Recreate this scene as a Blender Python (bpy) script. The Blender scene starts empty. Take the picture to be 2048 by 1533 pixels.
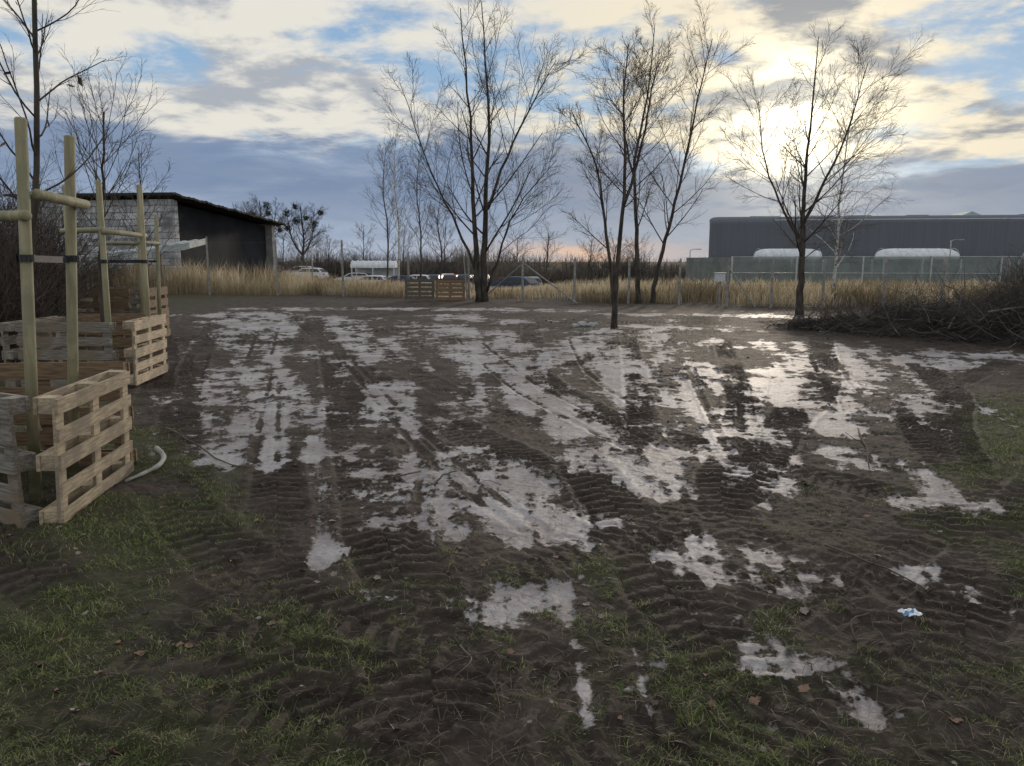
import bpy, math, random, bmesh
import numpy as np
from mathutils import Vector
random.seed(5); RG=np.random.default_rng(7)
SC=bpy.context.scene
COL=SC.collection
# ------------------------------------------------------------------ helpers
def nd(nt,t,**kw):
    n=nt.nodes.new(t)
    for k,v in kw.items(): setattr(n,k,v)
    return n
def setin(nt,sock,v):
    if isinstance(v,bpy.types.NodeSocket): nt.links.new(v,sock)
    else: sock.default_value=v
def M(nt,op,a,b=0.0,c=0.0,clamp=False):
    n=nd(nt,'ShaderNodeMath',operation=op); n.use_clamp=clamp
    setin(nt,n.inputs[0],a); setin(nt,n.inputs[1],b); setin(nt,n.inputs[2],c); return n.outputs[0]
def SS(nt,v,a,b):
    n=nd(nt,'ShaderNodeMapRange'); n.interpolation_type='SMOOTHSTEP'
    setin(nt,n.inputs[0],v); setin(nt,n.inputs[1],a); setin(nt,n.inputs[2],b); return n.outputs[0]
def MIX(nt,f,a,b,mode='MIX'):
    n=nd(nt,'ShaderNodeMix',data_type='RGBA',blend_type=mode)
    n.clamp_factor=True
    setin(nt,n.inputs[0],f)
    for s,v in ((n.inputs[6],a),(n.inputs[7],b)):
        if isinstance(v,bpy.types.NodeSocket): nt.links.new(v,s)
        else: s.default_value=tuple(v)+(1,) if len(v)==3 else v
    return n.outputs[2]
def NOI(nt,vec,scale,detail=5,rough=.55,dist=0.):
    n=nd(nt,'ShaderNodeTexNoise'); n.inputs['Scale'].default_value=scale; n.inputs['Detail'].default_value=detail
    n.inputs['Roughness'].default_value=rough; n.inputs['Distortion'].default_value=dist
    if vec is not None: nt.links.new(vec,n.inputs['Vector'])
    return n.outputs[0]
def newmat(name):
    m=bpy.data.materials.new(name); m.use_nodes=True; nt=m.node_tree
    b=nt.nodes['Principled BSDF']; return m,nt,b
def pmat(name,c1,c2,scale=4,rough=.7,bump=.2,stretch=(1,1,1),lo=.35,hi=.65,metal=0,bdist=.02,rand=0.0,detail=6,stain=None,alpha=1):
    m,nt,b=newmat(name)
    tc=nd(nt,'ShaderNodeTexCoord'); mp=nd(nt,'ShaderNodeMapping'); mp.inputs['Scale'].default_value=stretch
    nt.links.new(tc.outputs['Object'],mp.inputs[0])
    n=NOI(nt,mp.outputs[0],scale,detail)
    col=MIX(nt,SS(nt,n,lo,hi),c1,c2)
    if stain:
        n2=NOI(nt,tc.outputs['Object'],2.6,5,.65); col=MIX(nt,M(nt,'MULTIPLY',SS(nt,n2,.42,.62),.8),col,stain)
    if rand>0:
        oi=nd(nt,'ShaderNodeObjectInfo')
        hv=nd(nt,'ShaderNodeHueSaturation'); nt.links.new(col,hv.inputs['Color'])
        setin(nt,hv.inputs['Value'],M(nt,'ADD',M(nt,'MULTIPLY',oi.outputs['Random'],rand),1-rand/2)); col=hv.outputs[0]
    nt.links.new(col,b.inputs['Base Color']); b.inputs['Roughness'].default_value=rough; b.inputs['Metallic'].default_value=metal; b.inputs['Alpha'].default_value=alpha
    if bump>0:
        bp=nd(nt,'ShaderNodeBump'); bp.inputs['Strength'].default_value=bump; bp.inputs['Distance'].default_value=bdist
        nt.links.new(n,bp.inputs['Height']); nt.links.new(bp.outputs[0],b.inputs['Normal'])
    return m
class Buf:
    def __init__(s): s.v=[]; s.q=[]; s.t=[]; s.ng=[]; s.n=0
    def add(s,v,q=None,t=None,ng=None):
        v=np.asarray(v,float).reshape(-1,3)
        if q is not None and len(q): s.q.append(np.asarray(q,int)+s.n)
        if t is not None and len(t): s.t.append(np.asarray(t,int)+s.n)
        if ng: s.ng+= [[i+s.n for i in f] for f in ng]
        s.v.append(v); s.n+=len(v)
    def box(s,c,size,R=None):
        x,y,z=[a/2 for a in size]
        v=np.array([[-x,-y,-z],[x,-y,-z],[x,y,-z],[-x,y,-z],[-x,-y,z],[x,-y,z],[x,y,z],[-x,y,z]])
        if R is not None: v=v@np.array(R).T
        s.add(v+np.array(c),q=[[0,3,2,1],[4,5,6,7],[0,1,5,4],[1,2,6,5],[2,3,7,6],[3,0,4,7]])
    def tube(s,pts,rad,k=3,cap=False):
        p=np.asarray(pts,float); n=len(p); r=np.broadcast_to(np.asarray(rad,float),(n,))
        t=np.empty_like(p); t[1:-1]=p[2:]-p[:-2]; t[0]=p[1]-p[0]; t[-1]=p[-1]-p[-2]
        t/=np.sqrt((t*t).sum(1))[:,None]+1e-9
        a=p[-1]-p[0]
        if abs(a[2])<.8*math.sqrt(a@a): u=np.stack([t[:,1],-t[:,0],0*t[:,0]],1)
        else: u=np.stack([0*t[:,0],t[:,2],-t[:,1]],1)
        u/=np.sqrt((u*u).sum(1))[:,None]+1e-9
        w=np.stack([t[:,1]*u[:,2]-t[:,2]*u[:,1],t[:,2]*u[:,0]-t[:,0]*u[:,2],t[:,0]*u[:,1]-t[:,1]*u[:,0]],1)
        an=np.arange(k)*2*math.pi/k
        ring=p[:,None]+r[:,None,None]*(np.cos(an)[None,:,None]*u[:,None]+np.sin(an)[None,:,None]*w[:,None])
        i=np.arange(n-1)[:,None]*k; j=np.arange(k)[None]; j2=(j+1)%k
        q=np.stack([i+j,i+j2,i+k+j2,i+k+j],-1).reshape(-1,4)
        s.add(ring.reshape(-1,3),q=q,ng=[list(range(k))[::-1],[(n-1)*k+m for m in range(k)]] if cap else None)
    def obj(s,name,mat,parent=None,smooth=False,**props):
        return mesh_obj(name,s,mat,parent,smooth,**props)
def build_mesh(name,b,smooth=False):
    me=bpy.data.meshes.new(name)
    V=np.concatenate(b.v)
    loops=[];tot=[]
    if b.q:
        q=np.concatenate(b.q); loops.append(q.ravel()); tot.append(np.full(len(q),4))
    if b.t:
        q=np.concatenate(b.t); loops.append(q.ravel()); tot.append(np.full(len(q),3))
    if b.ng:
        loops.append(np.array([i for f in b.ng for i in f])); tot.append(np.array([len(f) for f in b.ng]))
    L=np.concatenate(loops).astype(np.int32); T=np.concatenate(tot).astype(np.int32)
    st=np.concatenate([[0],np.cumsum(T)[:-1]]).astype(np.int32)
    me.vertices.add(len(V)); me.vertices.foreach_set('co',V.astype(np.float32).ravel())
    me.loops.add(len(L)); me.loops.foreach_set('vertex_index',L)
    me.polygons.add(len(T)); me.polygons.foreach_set('loop_start',st)
    me.polygons.foreach_set('use_smooth',np.full(len(T),bool(smooth)))
    me.update(calc_edges=True)
    return me
def mesh_obj(name,b,mat,parent=None,smooth=False,**props):
    me=build_mesh(name,b,smooth)
    if mat: me.materials.append(mat)
    return link(name,me,parent,**props)
def link(name,me,parent=None,loc=None,rot=None,**props):
    o=bpy.data.objects.new(name,me); COL.objects.link(o)
    if parent: o.parent=parent
    if loc is not None: o.location=loc
    if rot is not None: o.rotation_euler=rot
    for k,v in props.items(): o[k]=v
    return o
def empty(name,loc=(0,0,0),rot=(0,0,0),**props):
    o=link(name,None,None,loc,rot,**props); o.empty_display_size=.2; return o
def nrm(a): a=np.asarray(a,float); return a/(math.sqrt(float(a@a))+1e-9)
# ------------------------------------------------------------------ noise
TAB=RG.uniform(-1,1,(8,256,256))
def vn(x,y,s=0):
    xi=np.floor(x).astype(int); yi=np.floor(y).astype(int); fx=x-xi; fy=y-yi
    fx=fx*fx*(3-2*fx); fy=fy*fy*(3-2*fy); T=TAB[s%8]; a=xi&255; b=yi&255; a1=(xi+1)&255; b1=(yi+1)&255
    return (T[a,b]*(1-fx)+T[a1,b]*fx)*(1-fy)+(T[a,b1]*(1-fx)+T[a1,b1]*fx)*fy
def fbm(x,y,sc,o=4,s=0,g=.5):
    r=0; a=1; n=0
    for i in range(o):
        r=r+a*vn(x*sc+17.3*i+s*5.1,y*sc-9.7*i+s*3.3,s+i); n+=a; a*=g; sc*=2.03
    return r/n
def sst(x,a,b): t=np.clip((x-a)/(b-a),0,1); return t*t*(3-2*t)
# ------------------------------------------------------------------ terrain
PUD=[(-8.6,23,-5.5,21,1.0),(-7.2,20.5,-5,15,.8),(-4.9,15,-3.6,12.5,.55),(-4.5,11,-4.0,9.6,.3),(-3.9,11.6,-2.3,7.9,.38),(-3.8,9.1,-2.6,7.2,.42),(-3.1,8.6,-2.3,7.4,.45),
(-2.8,7.1,-1.7,6.1,.4),(-2.7,6.5,-2.2,6.1,.3),(-2.9,13,-.9,7.0,.3),(-.45,6.2,.05,4.4,.24),(-.25,6.0,.35,4.6,.22),(-.85,5.8,-.62,4.1,.3),(-.75,5.5,-.5,5.0,.33),(-.9,3.95,-.4,4.2,.16),
(-.5,4.9,.05,4.85,.16),(-.6,3.4,-.15,3.25,.15),(-.2,3.2,.2,3.45,.15),(.55,7.2,1.2,5.6,.5),(.9,6.8,1.5,5.7,.5),(1.3,5.7,1.9,5.3,.28),(.7,5.7,1.1,5.1,.22),
(-1.9,18.5,-.4,12,.75),(-.5,12,.6,7.6,.5),(-.9,17,.3,14,.8),(.9,15,1.3,11,.7),(2.6,17,1.9,12,.8),(1.5,12,1.6,8.8,.55),(-4.6,20.5,-2.1,12.5,.5),(2.4,14.5,5.6,14.3,.7),
(3.6,8.5,5.8,12.8,.75),(3.2,7.4,4.6,9,.55),(5.9,14,6.6,12,.8),(4.5,9.5,4.6,8.2,.5),(2.9,11.5,1.95,6.4,.3),(3.8,11,2.05,6.5,.25),(2.6,6.5,2.9,5.9,.2),(2.7,4.85,3.15,4.8,.13),(3.1,5.5,2.95,4.6,.12),
(1.15,4.0,1.5,3.65,.18),(1.0,3.85,1.3,3.55,.15),(.85,3.2,1.25,2.5,.13),(1.0,2.9,1.3,2.6,.13),(.42,2.6,.7,2.3,.19),(.6,2.6,.85,2.45,.16),(2.1,3.7,2.35,3.25,.1),(7.6,13,10,12.4,.5),(2.8,10.5,2.2,9,.5),
(-9,26,2,25,.7),(3,23,8,22,.6),(-2,22,0,20,.7),(5.2,17.5,3.2,18.5,.5),(.2,4.4,.45,4.1,.08),(-1.9,6.4,-1.5,5.9,.2)]
TRK=[([(-3,3.2),(-1.5,2.6),(0,2.3),(1.5,2.25),(3,2.4)],.4),
([(-2.2,2.3),(-.5,1.95),(1,1.85),(2.6,2)],.36),
([(2.9,4.7),(1.7,3.65),(.6,3.0),(-.6,2.65),(-1.8,2.45)],.38),
([(-2.0,6.2),(-1.4,4.3),(-.95,3.1),(-.6,1.6)],.36),
([(-5.4,21),(-3,12.5),(-1.95,8.6),(-1.3,6.2),(-.75,4.2),(-.35,2.9),(-.2,1.6)],.46),
([(-8.3,21),(-5.3,12.5),(-4.1,9.3),(-3.0,6.6),(-2.2,4.8),(-1.7,3.4),(-1.5,2.2)],.4),
([(-6.2,22),(-3,13),(-1.5,9.2),(-.2,6.4),(.55,4.8),(1.3,3.9),(2.6,3.3),(4,3.1)],.5),
([(-4.2,19),(-1.9,12),(-.78,9.3),(.3,6.9),(.65,5.0),(.75,3.6),(1.0,2.4),(1.3,1.5)],.42),
([(.5,21),(.35,12),(.6,9.2),(1.3,6.9),(2.5,5.2),(3.5,4.3),(5.2,3.6)],.42),
([(2.6,17),(1.6,9.6),(1.25,7.2),(.9,6.0)],.3),
([(-9.5,20),(-6.5,14),(-5.0,10.5),(-3.7,7.4)],.38),
([(6.6,16),(4.2,10),(2.65,7.2),(1.5,5.0),(.4,4.05),(-.8,3.3),(-2.2,2.75),(-3.6,2.5)],.46),
([(7.4,14.5),(5.6,9.5),(4.3,7.2),(3.15,4.9),(2.5,3.6),(2.2,2.5),(2.1,1.5)],.4),
([(4.2,15),(2.9,9.5),(2.15,7.0),(1.55,5.4),(1.35,4.2),(1.6,3.1),(2.0,2.1),(2.2,1.5)],.34),
([(9,13),(6.2,10.2),(4.6,8.4),(3.6,6.2),(3.4,4.6),(3.5,3)],.36),([(3.2,18),(1.4,13),(.2,10),(-.2,8)],.34),
([(5.6,7.4),(4.2,5.6),(3.0,4.3),(2.2,3.4),(1.6,2.4)],.36),([(-4.6,6.2),(-3.3,4.6),(-2.3,3.5),(-1.2,2.7),(-.2,2.2)],.36),
([(-11,17),(-6,15),(-1,15.6),(4,17),(10,15.5)],.5),([(-10,13),(-5,16.5),(0,19),(7,20)],.5),
([(-2.6,5.3),(-1.3,3.6),(-.2,2.95),(.8,2.45),(1.8,2.1),(3,2.0)],.4),
([(-1.0,2.1),(0.2,2.2),(1.3,2.6),(2.4,3.0),(3.4,3.2)],.36)]
NAR=[[(-3.5,10.8),(-2.1,5.9)],[(-3.2,10.2),(-1.9,5.9)],[(-2.7,12),(-.7,6),(.05,4.3)],[(-2.55,12),(-.5,6),(.2,4.3)],[(2.6,11),(1.8,6.0)],[(3.7,10.5),(2.1,6.1)],[(3.3,10.8),(1.9,6.0)],
 [(-1.2,16),(-.1,10),(1.0,6.2)],[(-.6,15),(.3,10),(1.3,6.3)],[(5.6,13),(4.0,8.2)],[(5.2,13),(3.6,8.2)],[(-5.9,19),(-4.2,13)],[(-6.4,19),(-4.6,13)],[(1.2,16),(1.1,11),(1.4,8)],[(-.75,6),(-.55,4.0)]]
def catmull(p,n=5):
    p=np.array(p,float); P=np.vstack([2*p[0]-p[1],p,2*p[-1]-p[-2]]); o=[]
    for i in range(1,len(P)-2):
        for t in np.arange(n)/n:
            a,b,c,d=P[i-1],P[i],P[i+1],P[i+2]
            o.append(.5*((2*b)+(-a+c)*t+(2*a-5*b+4*c-d)*t*t+(-a+3*b-3*c+d)*t**3))
    o.append(P[-2]); return np.array(o)
def pathd(X,Y,pts,w):
    D=np.full(X.shape,9.); S=np.zeros(X.shape); G=np.zeros(X.shape); s0=0
    for a,b in zip(pts[:-1],pts[1:]):
        e=b-a; L=np.hypot(*e)
        m=np.nonzero((Y>min(a[1],b[1])-w)&(Y<max(a[1],b[1])+w)&(X>min(a[0],b[0])-w)&(X<max(a[0],b[0])+w))[0]
        if len(m):
            x=X[m]-a[0]; y=Y[m]-a[1]; t=np.clip((x*e[0]+y*e[1])/L**2,0,1)
            d=np.hypot(x-t*e[0],y-t*e[1]); k=d<D[m]; mm=m[k]
            D[mm]=d[k]; S[mm]=s0+t[k]*L; G[mm]=np.sign(x[k]*e[1]-y[k]*e[0])
        s0+=L
    return D,S,G
def drop(X,Y): return -1.25*sst(Y,40,62)*(.25+.75*sst(X,-27,-14))
def grassmask(X,Y):
    lb=np.interp(Y,[0,2.2,3,3.5,4.5,6,8,10,20],[.5,.2,-.3,-.8,-1.3,-2.2,-3.9,-5.2,-11])
    rb=np.interp(Y,[0,2.2,3,4,5.5,8.6,11,15,30],[1.1,1.3,1.6,2.0,2.6,4.8,8,14,26])
    g=np.maximum(.88*sst(lb-X,-.5,.9),.82*sst(X-rb,-.4,1.0))
    g=np.maximum(g,.64*sst(3.4-Y,-.3,.8)); g=np.maximum(g,.38*sst(6-Y,-.5,3))
    g=np.maximum(g,.9*np.exp(-(((X-2.4)/.9)**2+((Y-17.9)/.8)**2)))
    return g
def terrain(X,Y,full=False):
    near=sst(60-Y,0,20); far=sst(Y,6,11)
    z=.05*fbm(X,Y,.35,2,1)+.014*fbm(X,Y,1.7,3,2)
    cl=fbm(X,Y,7,4,3); fine=fbm(X,Y,24,3,4,.6)
    rid=1-np.abs(fbm(X,Y,11,3,2,.6))*2.2
    z=z+.009*cl+.006*fine+.006*np.clip(rid,0,1)
    core=np.zeros(X.shape); ht=np.zeros(X.shape); grv=np.zeros(X.shape)
    for i,(p,w) in enumerate(TRK):
        wob=.022*fbm(X,Y,2.2,3,5+i)
        D,S,G=pathd(X,Y,catmull(p),w/2+.25)
        Dd=D+wob; inn=sst(w/2-Dd,-.01,.03)
        ph=(S+.011*fine)/.125-Dd*2.8+np.where(G>0,.5,0)+.12*fbm(X,Y,2,2,i)
        sn=np.sin(2*math.pi*ph); bar=sst(sn,.05,.7)
        str_=np.clip(.58+1.35*fbm(X,Y,1.0,4,i,.6),.05,1)
        h=-.016*(.3+.7*str_)+.024*bar*str_
        berm=.013*np.exp(-((Dd-w/2-.035)/.03)**2)*str_
        sw=inn*(.35+.65*str_)
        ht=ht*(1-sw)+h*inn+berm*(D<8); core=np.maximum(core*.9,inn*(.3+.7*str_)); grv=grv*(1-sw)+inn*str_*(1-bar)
    nar=np.zeros(X.shape)
    for p in NAR:
        D,S,G=pathd(X,Y,catmull(p,4),.2)
        Dn=D+.014*fbm(X,Y,5,2,2)
        nar=np.maximum(nar,sst(.028-Dn,-.015,.015)*np.clip(.6+1.6*fbm(X,Y,2.5,2,3),0,1)); ht=ht-.012*np.exp(-(Dn/.03)**2)+.01*np.exp(-((Dn-.06)/.02)**2)
    pv=np.full(X.shape,-1.2)
    for x0,y0,x1,y1,w in PUD:
        w=w*1.2
        m=np.nonzero((Y>min(y0,y1)-2.2*w)&(Y<max(y0,y1)+2.2*w))[0]
        if not len(m): continue
        ex,ey=x1-x0,y1-y0; x=X[m]-x0; y=Y[m]-y0; t=np.clip((x*ex+y*ey)/(ex*ex+ey*ey),0,1)
        d=np.hypot(x-t*ex,y-t*ey); pv[m]=np.maximum(pv[m],1-d/w)
    n1=fbm(X,Y,2.3,5,6,.62)
    n2=fbm(X,Y,9,4,7,.65); n3=fbm(X,Y*1.0,4.5,4,5,.7)
    # streaks that follow the driving direction (fan from the field's near middle)
    th=np.arctan2(X-.3,Y+2.5); rr=np.hypot(X-.3,Y+2.5); st=fbm(th*55,rr*.45,1,4,3,.6)
    wet=np.clip(pv,-1.2,.44)+.95*n1+.8*n2+.7*n3+1.1*st-core*(1.05-.3*far)-.3*grv-.9*nar-.15
    zone=sst(Y,4.5,8)*sst(27-Y,0,4)*sst(8.5-np.abs(X-.5)+ (Y-12)*.15,0,2)
    wet=np.maximum(wet,-.86+1.15*fbm(X,Y,1.1,5,2,.65)+.9*n2+.9*st-.8*core+.22*zone-(1-zone)*.45)
    wf=sst(wet,-.05,.12)
    z=(z+ht)*(1-.66*wf)+.66*(.4*(.05*fbm(X,Y,.35,2,1))-.006+.004*fine)*wf
    z=z*near+drop(X,Y)
    g=grassmask(X,Y)
    gg=g+.75*fbm(X,Y,1.6,5,3,.6)+.3*n2-.30*core-.6*wf
    if full: return z,wet,gg,grv
    return z,wet,gg,core
t=np.linspace(1.25**-.5,48**-.5,1150); Yr=t**-2.
Yrows=np.concatenate([[-400,-60,-8,-1,.4],Yr,48*np.exp(np.linspace(.03,math.log(4000/48),46))])
uc=np.linspace(-1,1,1080); W=.82*np.clip(Yrows,1.25,None)+.9
Xc=uc[None]*W[:,None]
Xc=np.hstack([-W[:,None]-3500,-W[:,None]*1.6-30,-W[:,None]*1.15-1,Xc,W[:,None]*1.15+1,W[:,None]*1.6+30,W[:,None]+3500])
Yc=np.repeat(Yrows[:,None],Xc.shape[1],1); nr,nc=Xc.shape
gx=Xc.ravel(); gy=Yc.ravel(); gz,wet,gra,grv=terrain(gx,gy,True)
b=Buf(); i=np.arange(nr-1)[:,None]*nc+np.arange(nc-1)[None]
b.add(np.stack([gx,gy,gz],1),q=np.stack([i,i+1,i+nc+1,i+nc],-1).reshape(-1,4))
m,nt,P=newmat('muddy_ground')
def ATT(n): a=nd(nt,'ShaderNodeAttribute',attribute_name=n); return a.outputs['Fac']
tc=nd(nt,'ShaderNodeTexCoord').outputs['Object']
nf=NOI(nt,tc,28,7,.7); nm=NOI(nt,tc,3.2,6,.6); nh=NOI(nt,tc,110,4,.7); nl=NOI(nt,tc,.9,5,.65); nk=NOI(nt,tc,9,6,.7,.4)
wv=M(nt,'ADD',M(nt,'ADD',ATT('wet'),M(nt,'MULTIPLY',M(nt,'SUBTRACT',nf,.5),1.8)),M(nt,'MULTIPLY',M(nt,'SUBTRACT',nk,.5),1.3))
wf=SS(nt,wv,-.08,.36)
mud=MIX(nt,SS(nt,nm,.3,.7),(.036,.0275,.022),(.088,.069,.056))
mud=MIX(nt,M(nt,'MULTIPLY',SS(nt,nf,.5,.75),.55),mud,(.150,.120,.100))
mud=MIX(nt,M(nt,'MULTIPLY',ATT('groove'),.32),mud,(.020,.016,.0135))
gv=SS(nt,M(nt,'ADD',ATT('grass'),M(nt,'MULTIPLY',M(nt,'SUBTRACT',nf,.5),2.2)),.42,1.0)
gcol=MIX(nt,nh,(.028,.036,.013),(.082,.096,.034))
col=MIX(nt,M(nt,'MULTIPLY',gv,.5),mud,gcol)
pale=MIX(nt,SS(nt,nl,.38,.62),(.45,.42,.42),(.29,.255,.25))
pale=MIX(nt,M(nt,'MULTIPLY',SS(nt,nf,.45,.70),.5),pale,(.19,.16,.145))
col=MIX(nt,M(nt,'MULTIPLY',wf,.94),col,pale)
dry=ATT('dry'); col=MIX(nt,dry,col,MIX(nt,nm,(.075,.055,.030),(.12,.09,.05)))
nt.links.new(col,P.inputs['Base Color'])
ro=MIX(nt,wf,(.80,.80,.80),(.60,.60,.60)); ro=MIX(nt,dry,ro,(.95,.95,.95)); nt.links.new(ro,P.inputs['Roughness'])
setin(nt,P.inputs['Specular IOR Level'],M(nt,'ADD',.20,M(nt,'MULTIPLY',wf,.09)))
P.inputs['IOR'].default_value=1.40
hs=M(nt,'ADD',M(nt,'MULTIPLY',nf,.7),M(nt,'MULTIPLY',nh,.3))
bp=nd(nt,'ShaderNodeBump'); bp.inputs['Distance'].default_value=.02
setin(nt,bp.inputs['Strength'],M(nt,'SUBTRACT',.95,M(nt,'MULTIPLY',wf,.50))); nt.links.new(hs,bp.inputs['Height']); nt.links.new(bp.outputs[0],P.inputs['Normal'])
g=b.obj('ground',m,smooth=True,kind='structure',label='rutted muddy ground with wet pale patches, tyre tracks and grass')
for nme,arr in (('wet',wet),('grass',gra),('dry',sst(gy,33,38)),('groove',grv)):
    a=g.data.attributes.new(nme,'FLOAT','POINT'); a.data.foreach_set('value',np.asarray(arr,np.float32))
del b,gx,gy,gz
def gz1(x,y): return float(terrain(np.array([x,x]),np.array([y,y]))[0][0])
# ------------------------------------------------------------------ blades (grass / reeds)
def blades(name,x,y,z,h,w,lean,mat,plume=0,tone=None,**pr):
    n=len(x); az=RG.uniform(0,2*math.pi,n); la=RG.uniform(0,2*math.pi,n)
    dx=np.cos(az)*w/2; dy=np.sin(az)*w/2; lx=np.cos(la)*lean*h; ly=np.sin(la)*lean*h; hz=h*np.sqrt(np.clip(1-lean**2,.05,1))
    base=np.stack([x,y,z],1); o=np.zeros((n,5,3))
    o[:,0]=base-np.stack([dx,dy,0*dx],1); o[:,1]=base+np.stack([dx,dy,0*dx],1)
    mid=base+np.stack([lx*.35,ly*.35,hz*(.62)],1); k=1+plume
    o[:,2]=mid+np.stack([dx*.8*k,dy*.8*k,0*dx],1); o[:,3]=mid-np.stack([dx*.8*k,dy*.8*k,0*dx],1)
    o[:,4]=base+np.stack([lx,ly,hz*(.9)],1)
    i=np.arange(n)[:,None]*5
    bb=Buf(); bb.add(o.reshape(-1,3),q=i+np.array([[0,1,2,3]]),t=i+np.array([[3,2,4]]))
    ob=bb.obj(name,mat,**pr)
    if tone is None: tone=RG.uniform(0,1,n)
    a=ob.data.attributes.new('tone','FLOAT','POINT'); a.data.foreach_set('value',np.repeat(np.clip(tone,0,1),5).astype(np.float32)); return ob
def blademat(name,c1,c2,c3,tr=.35):
    m,nt,P=newmat(name); a=nd(nt,'ShaderNodeAttribute',attribute_name='tone'); r=nd(nt,'ShaderNodeValToRGB')
    r.color_ramp.elements[0].color=c1+(1,); r.color_ramp.elements[1].color=c3+(1,); e=r.color_ramp.elements.new(.6); e.color=c2+(1,)
    nt.links.new(a.outputs['Fac'],r.inputs[0]); nt.links.new(r.outputs[0],P.inputs['Base Color']); P.inputs['Roughness'].default_value=.55
    ts=nd(nt,'ShaderNodeBsdfTranslucent'); nt.links.new(r.outputs[0],ts.inputs[0]); mx=nd(nt,'ShaderNodeMixShader'); mx.inputs[0].default_value=tr
    nt.links.new(P.outputs[0],mx.inputs[1]); nt.links.new(ts.outputs[0],mx.inputs[2]); nt.links.new(mx.outputs[0],nt.nodes['Material Output'].inputs[0]); return m
GM=blademat('grass_blades',(.075,.11,.026),(.16,.21,.06),(.36,.32,.18),.4)
n=780000
yy=1.4*np.exp(RG.uniform(0,1,n)**.9*math.log(13)); xx=RG.uniform(-1,1,n)*(.78*yy+.5)
zz,ww,gg,cc=terrain(xx,yy)
cl=fbm(xx,yy,6,4,1,.6); pr=np.clip((gg+1.2*cl-.54)*1.4,0,1)
k=(RG.uniform(0,1,n)<pr*.55)&(ww<.05); xx,yy,zz,cc=xx[k],yy[k],zz[k],cc[k]
hh=RG.uniform(.014,.045,len(xx))*(1+.8*fbm(xx,yy,3,2,2)); 
blades('grass',xx,yy,zz-.003,hh,np.full(len(xx),.003)+yy*.0004,RG.uniform(.55,.98,len(xx)),GM,kind='stuff',label='short trampled green grass growing through mud',category='grass')
n=22000; yy=1.4*np.exp(RG.uniform(0,1,n)*math.log(8)); xx=RG.uniform(-1,1,n)*(.75*yy+.4); zz,_,gg,_=terrain(xx,yy)
SM=blademat('straw',(.13,.10,.06),(.24,.20,.13),(.06,.045,.03))
blades('straw_litter',xx,yy,zz+.004,RG.uniform(.03,.11,n),np.full(n,.0026),np.full(n,.985),SM,kind='stuff',label='dry straw and stalk litter lying on mud',category='straw')
FX=[-40,-21,-18,-14.4,-11,-7.7,-4.5,-1.8,.42,2.4,4.4,6.2,7.7,9.1,10.7,12.8,14.8,17,40]
FY=[38,37.5,37,36,35.5,34.5,33,31.5,30,29,28.5,28,27,26.5,26,26,26,26,26]
n=120000; xx=RG.uniform(-27,30,n); off=RG.uniform(0,1,n)**1.3*19+.4; yy=np.interp(xx,FX,FY)+off
k=(RG.uniform(0,1,n)<np.clip(.6+1.6*fbm(xx,yy,.35,4,4),.05,1)); xx,yy,off=xx[k],yy[k],off[k]
hmax=1.1*np.interp(xx,[-27,-20,-15,-12,-9.5,-5,-2.5,0,1.5,3,5,8,14,26],[1.3,1.65,1.6,1.1,.80,.66,.45,.36,.42,.62,.82,.85,.75,.7])*np.interp(off,[0,2,8,14],[.6,1,1,.9])
hh=hmax*RG.uniform(.35,1.12,len(xx))*(1+.7*fbm(xx,yy,.6,4,5,.6))
REM=blademat('reed_straw',(.17,.135,.08),(.44,.355,.225),(.68,.59,.43),.45)
blades('dry_reeds',xx,yy,drop(xx,yy)-.02,hh,RG.uniform(.008,.024,len(xx)),RG.uniform(.02,.5,len(xx)),REM,plume=.8,tone=.5+1.1*fbm(xx,yy,.45,4,2)+RG.uniform(-.3,.3,len(xx)),kind='stuff',label='tall golden dry reeds behind the wire fence',category='reeds')
# ------------------------------------------------------------------ trees
BARK=pmat('bark',(.028,.022,.018),(.085,.07,.056),9,.9,.6,(1,1,.35))
TWIG=pmat('twig_bark',(.055,.042,.032),(.11,.085,.065),3,.85,0)
BIRCH=pmat('birch_bark',(.06,.055,.05),(.55,.53,.5),6,.7,.2,(1,1,3),lo=.38,hi=.48)
DARKTW=pmat('dark_twigs',(.03,.022,.019),(.085,.064,.052),3,.9,0)
def br(rg,p,d,L,n,wob,up):
    rn=rg.normal(0,wob,(n,3)); rn[:,2]+=up; st=L/n
    pts=np.empty((n+1,3)); pts[0]=p; x,y,z=nrm(d)
    for i in range(n):
        x+=rn[i,0]; y+=rn[i,1]; z+=rn[i,2]; l=math.sqrt(x*x+y*y+z*z); x/=l; y/=l; z/=l
        pts[i+1,0]=pts[i,0]+x*st; pts[i+1,1]=pts[i,1]+y*st; pts[i+1,2]=pts[i,2]+z*st
    return pts
def frame(d):
    x,y,z=d
    if abs(z)<.9: u=np.array([y,-x,0.])
    else: u=np.array([0.,z,-y])
    u/=math.sqrt(float(u@u)); w=np.array([y*u[2]-z*u[1],z*u[0]-x*u[2],x*u[1]-y*u[0]]); return u,w
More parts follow.
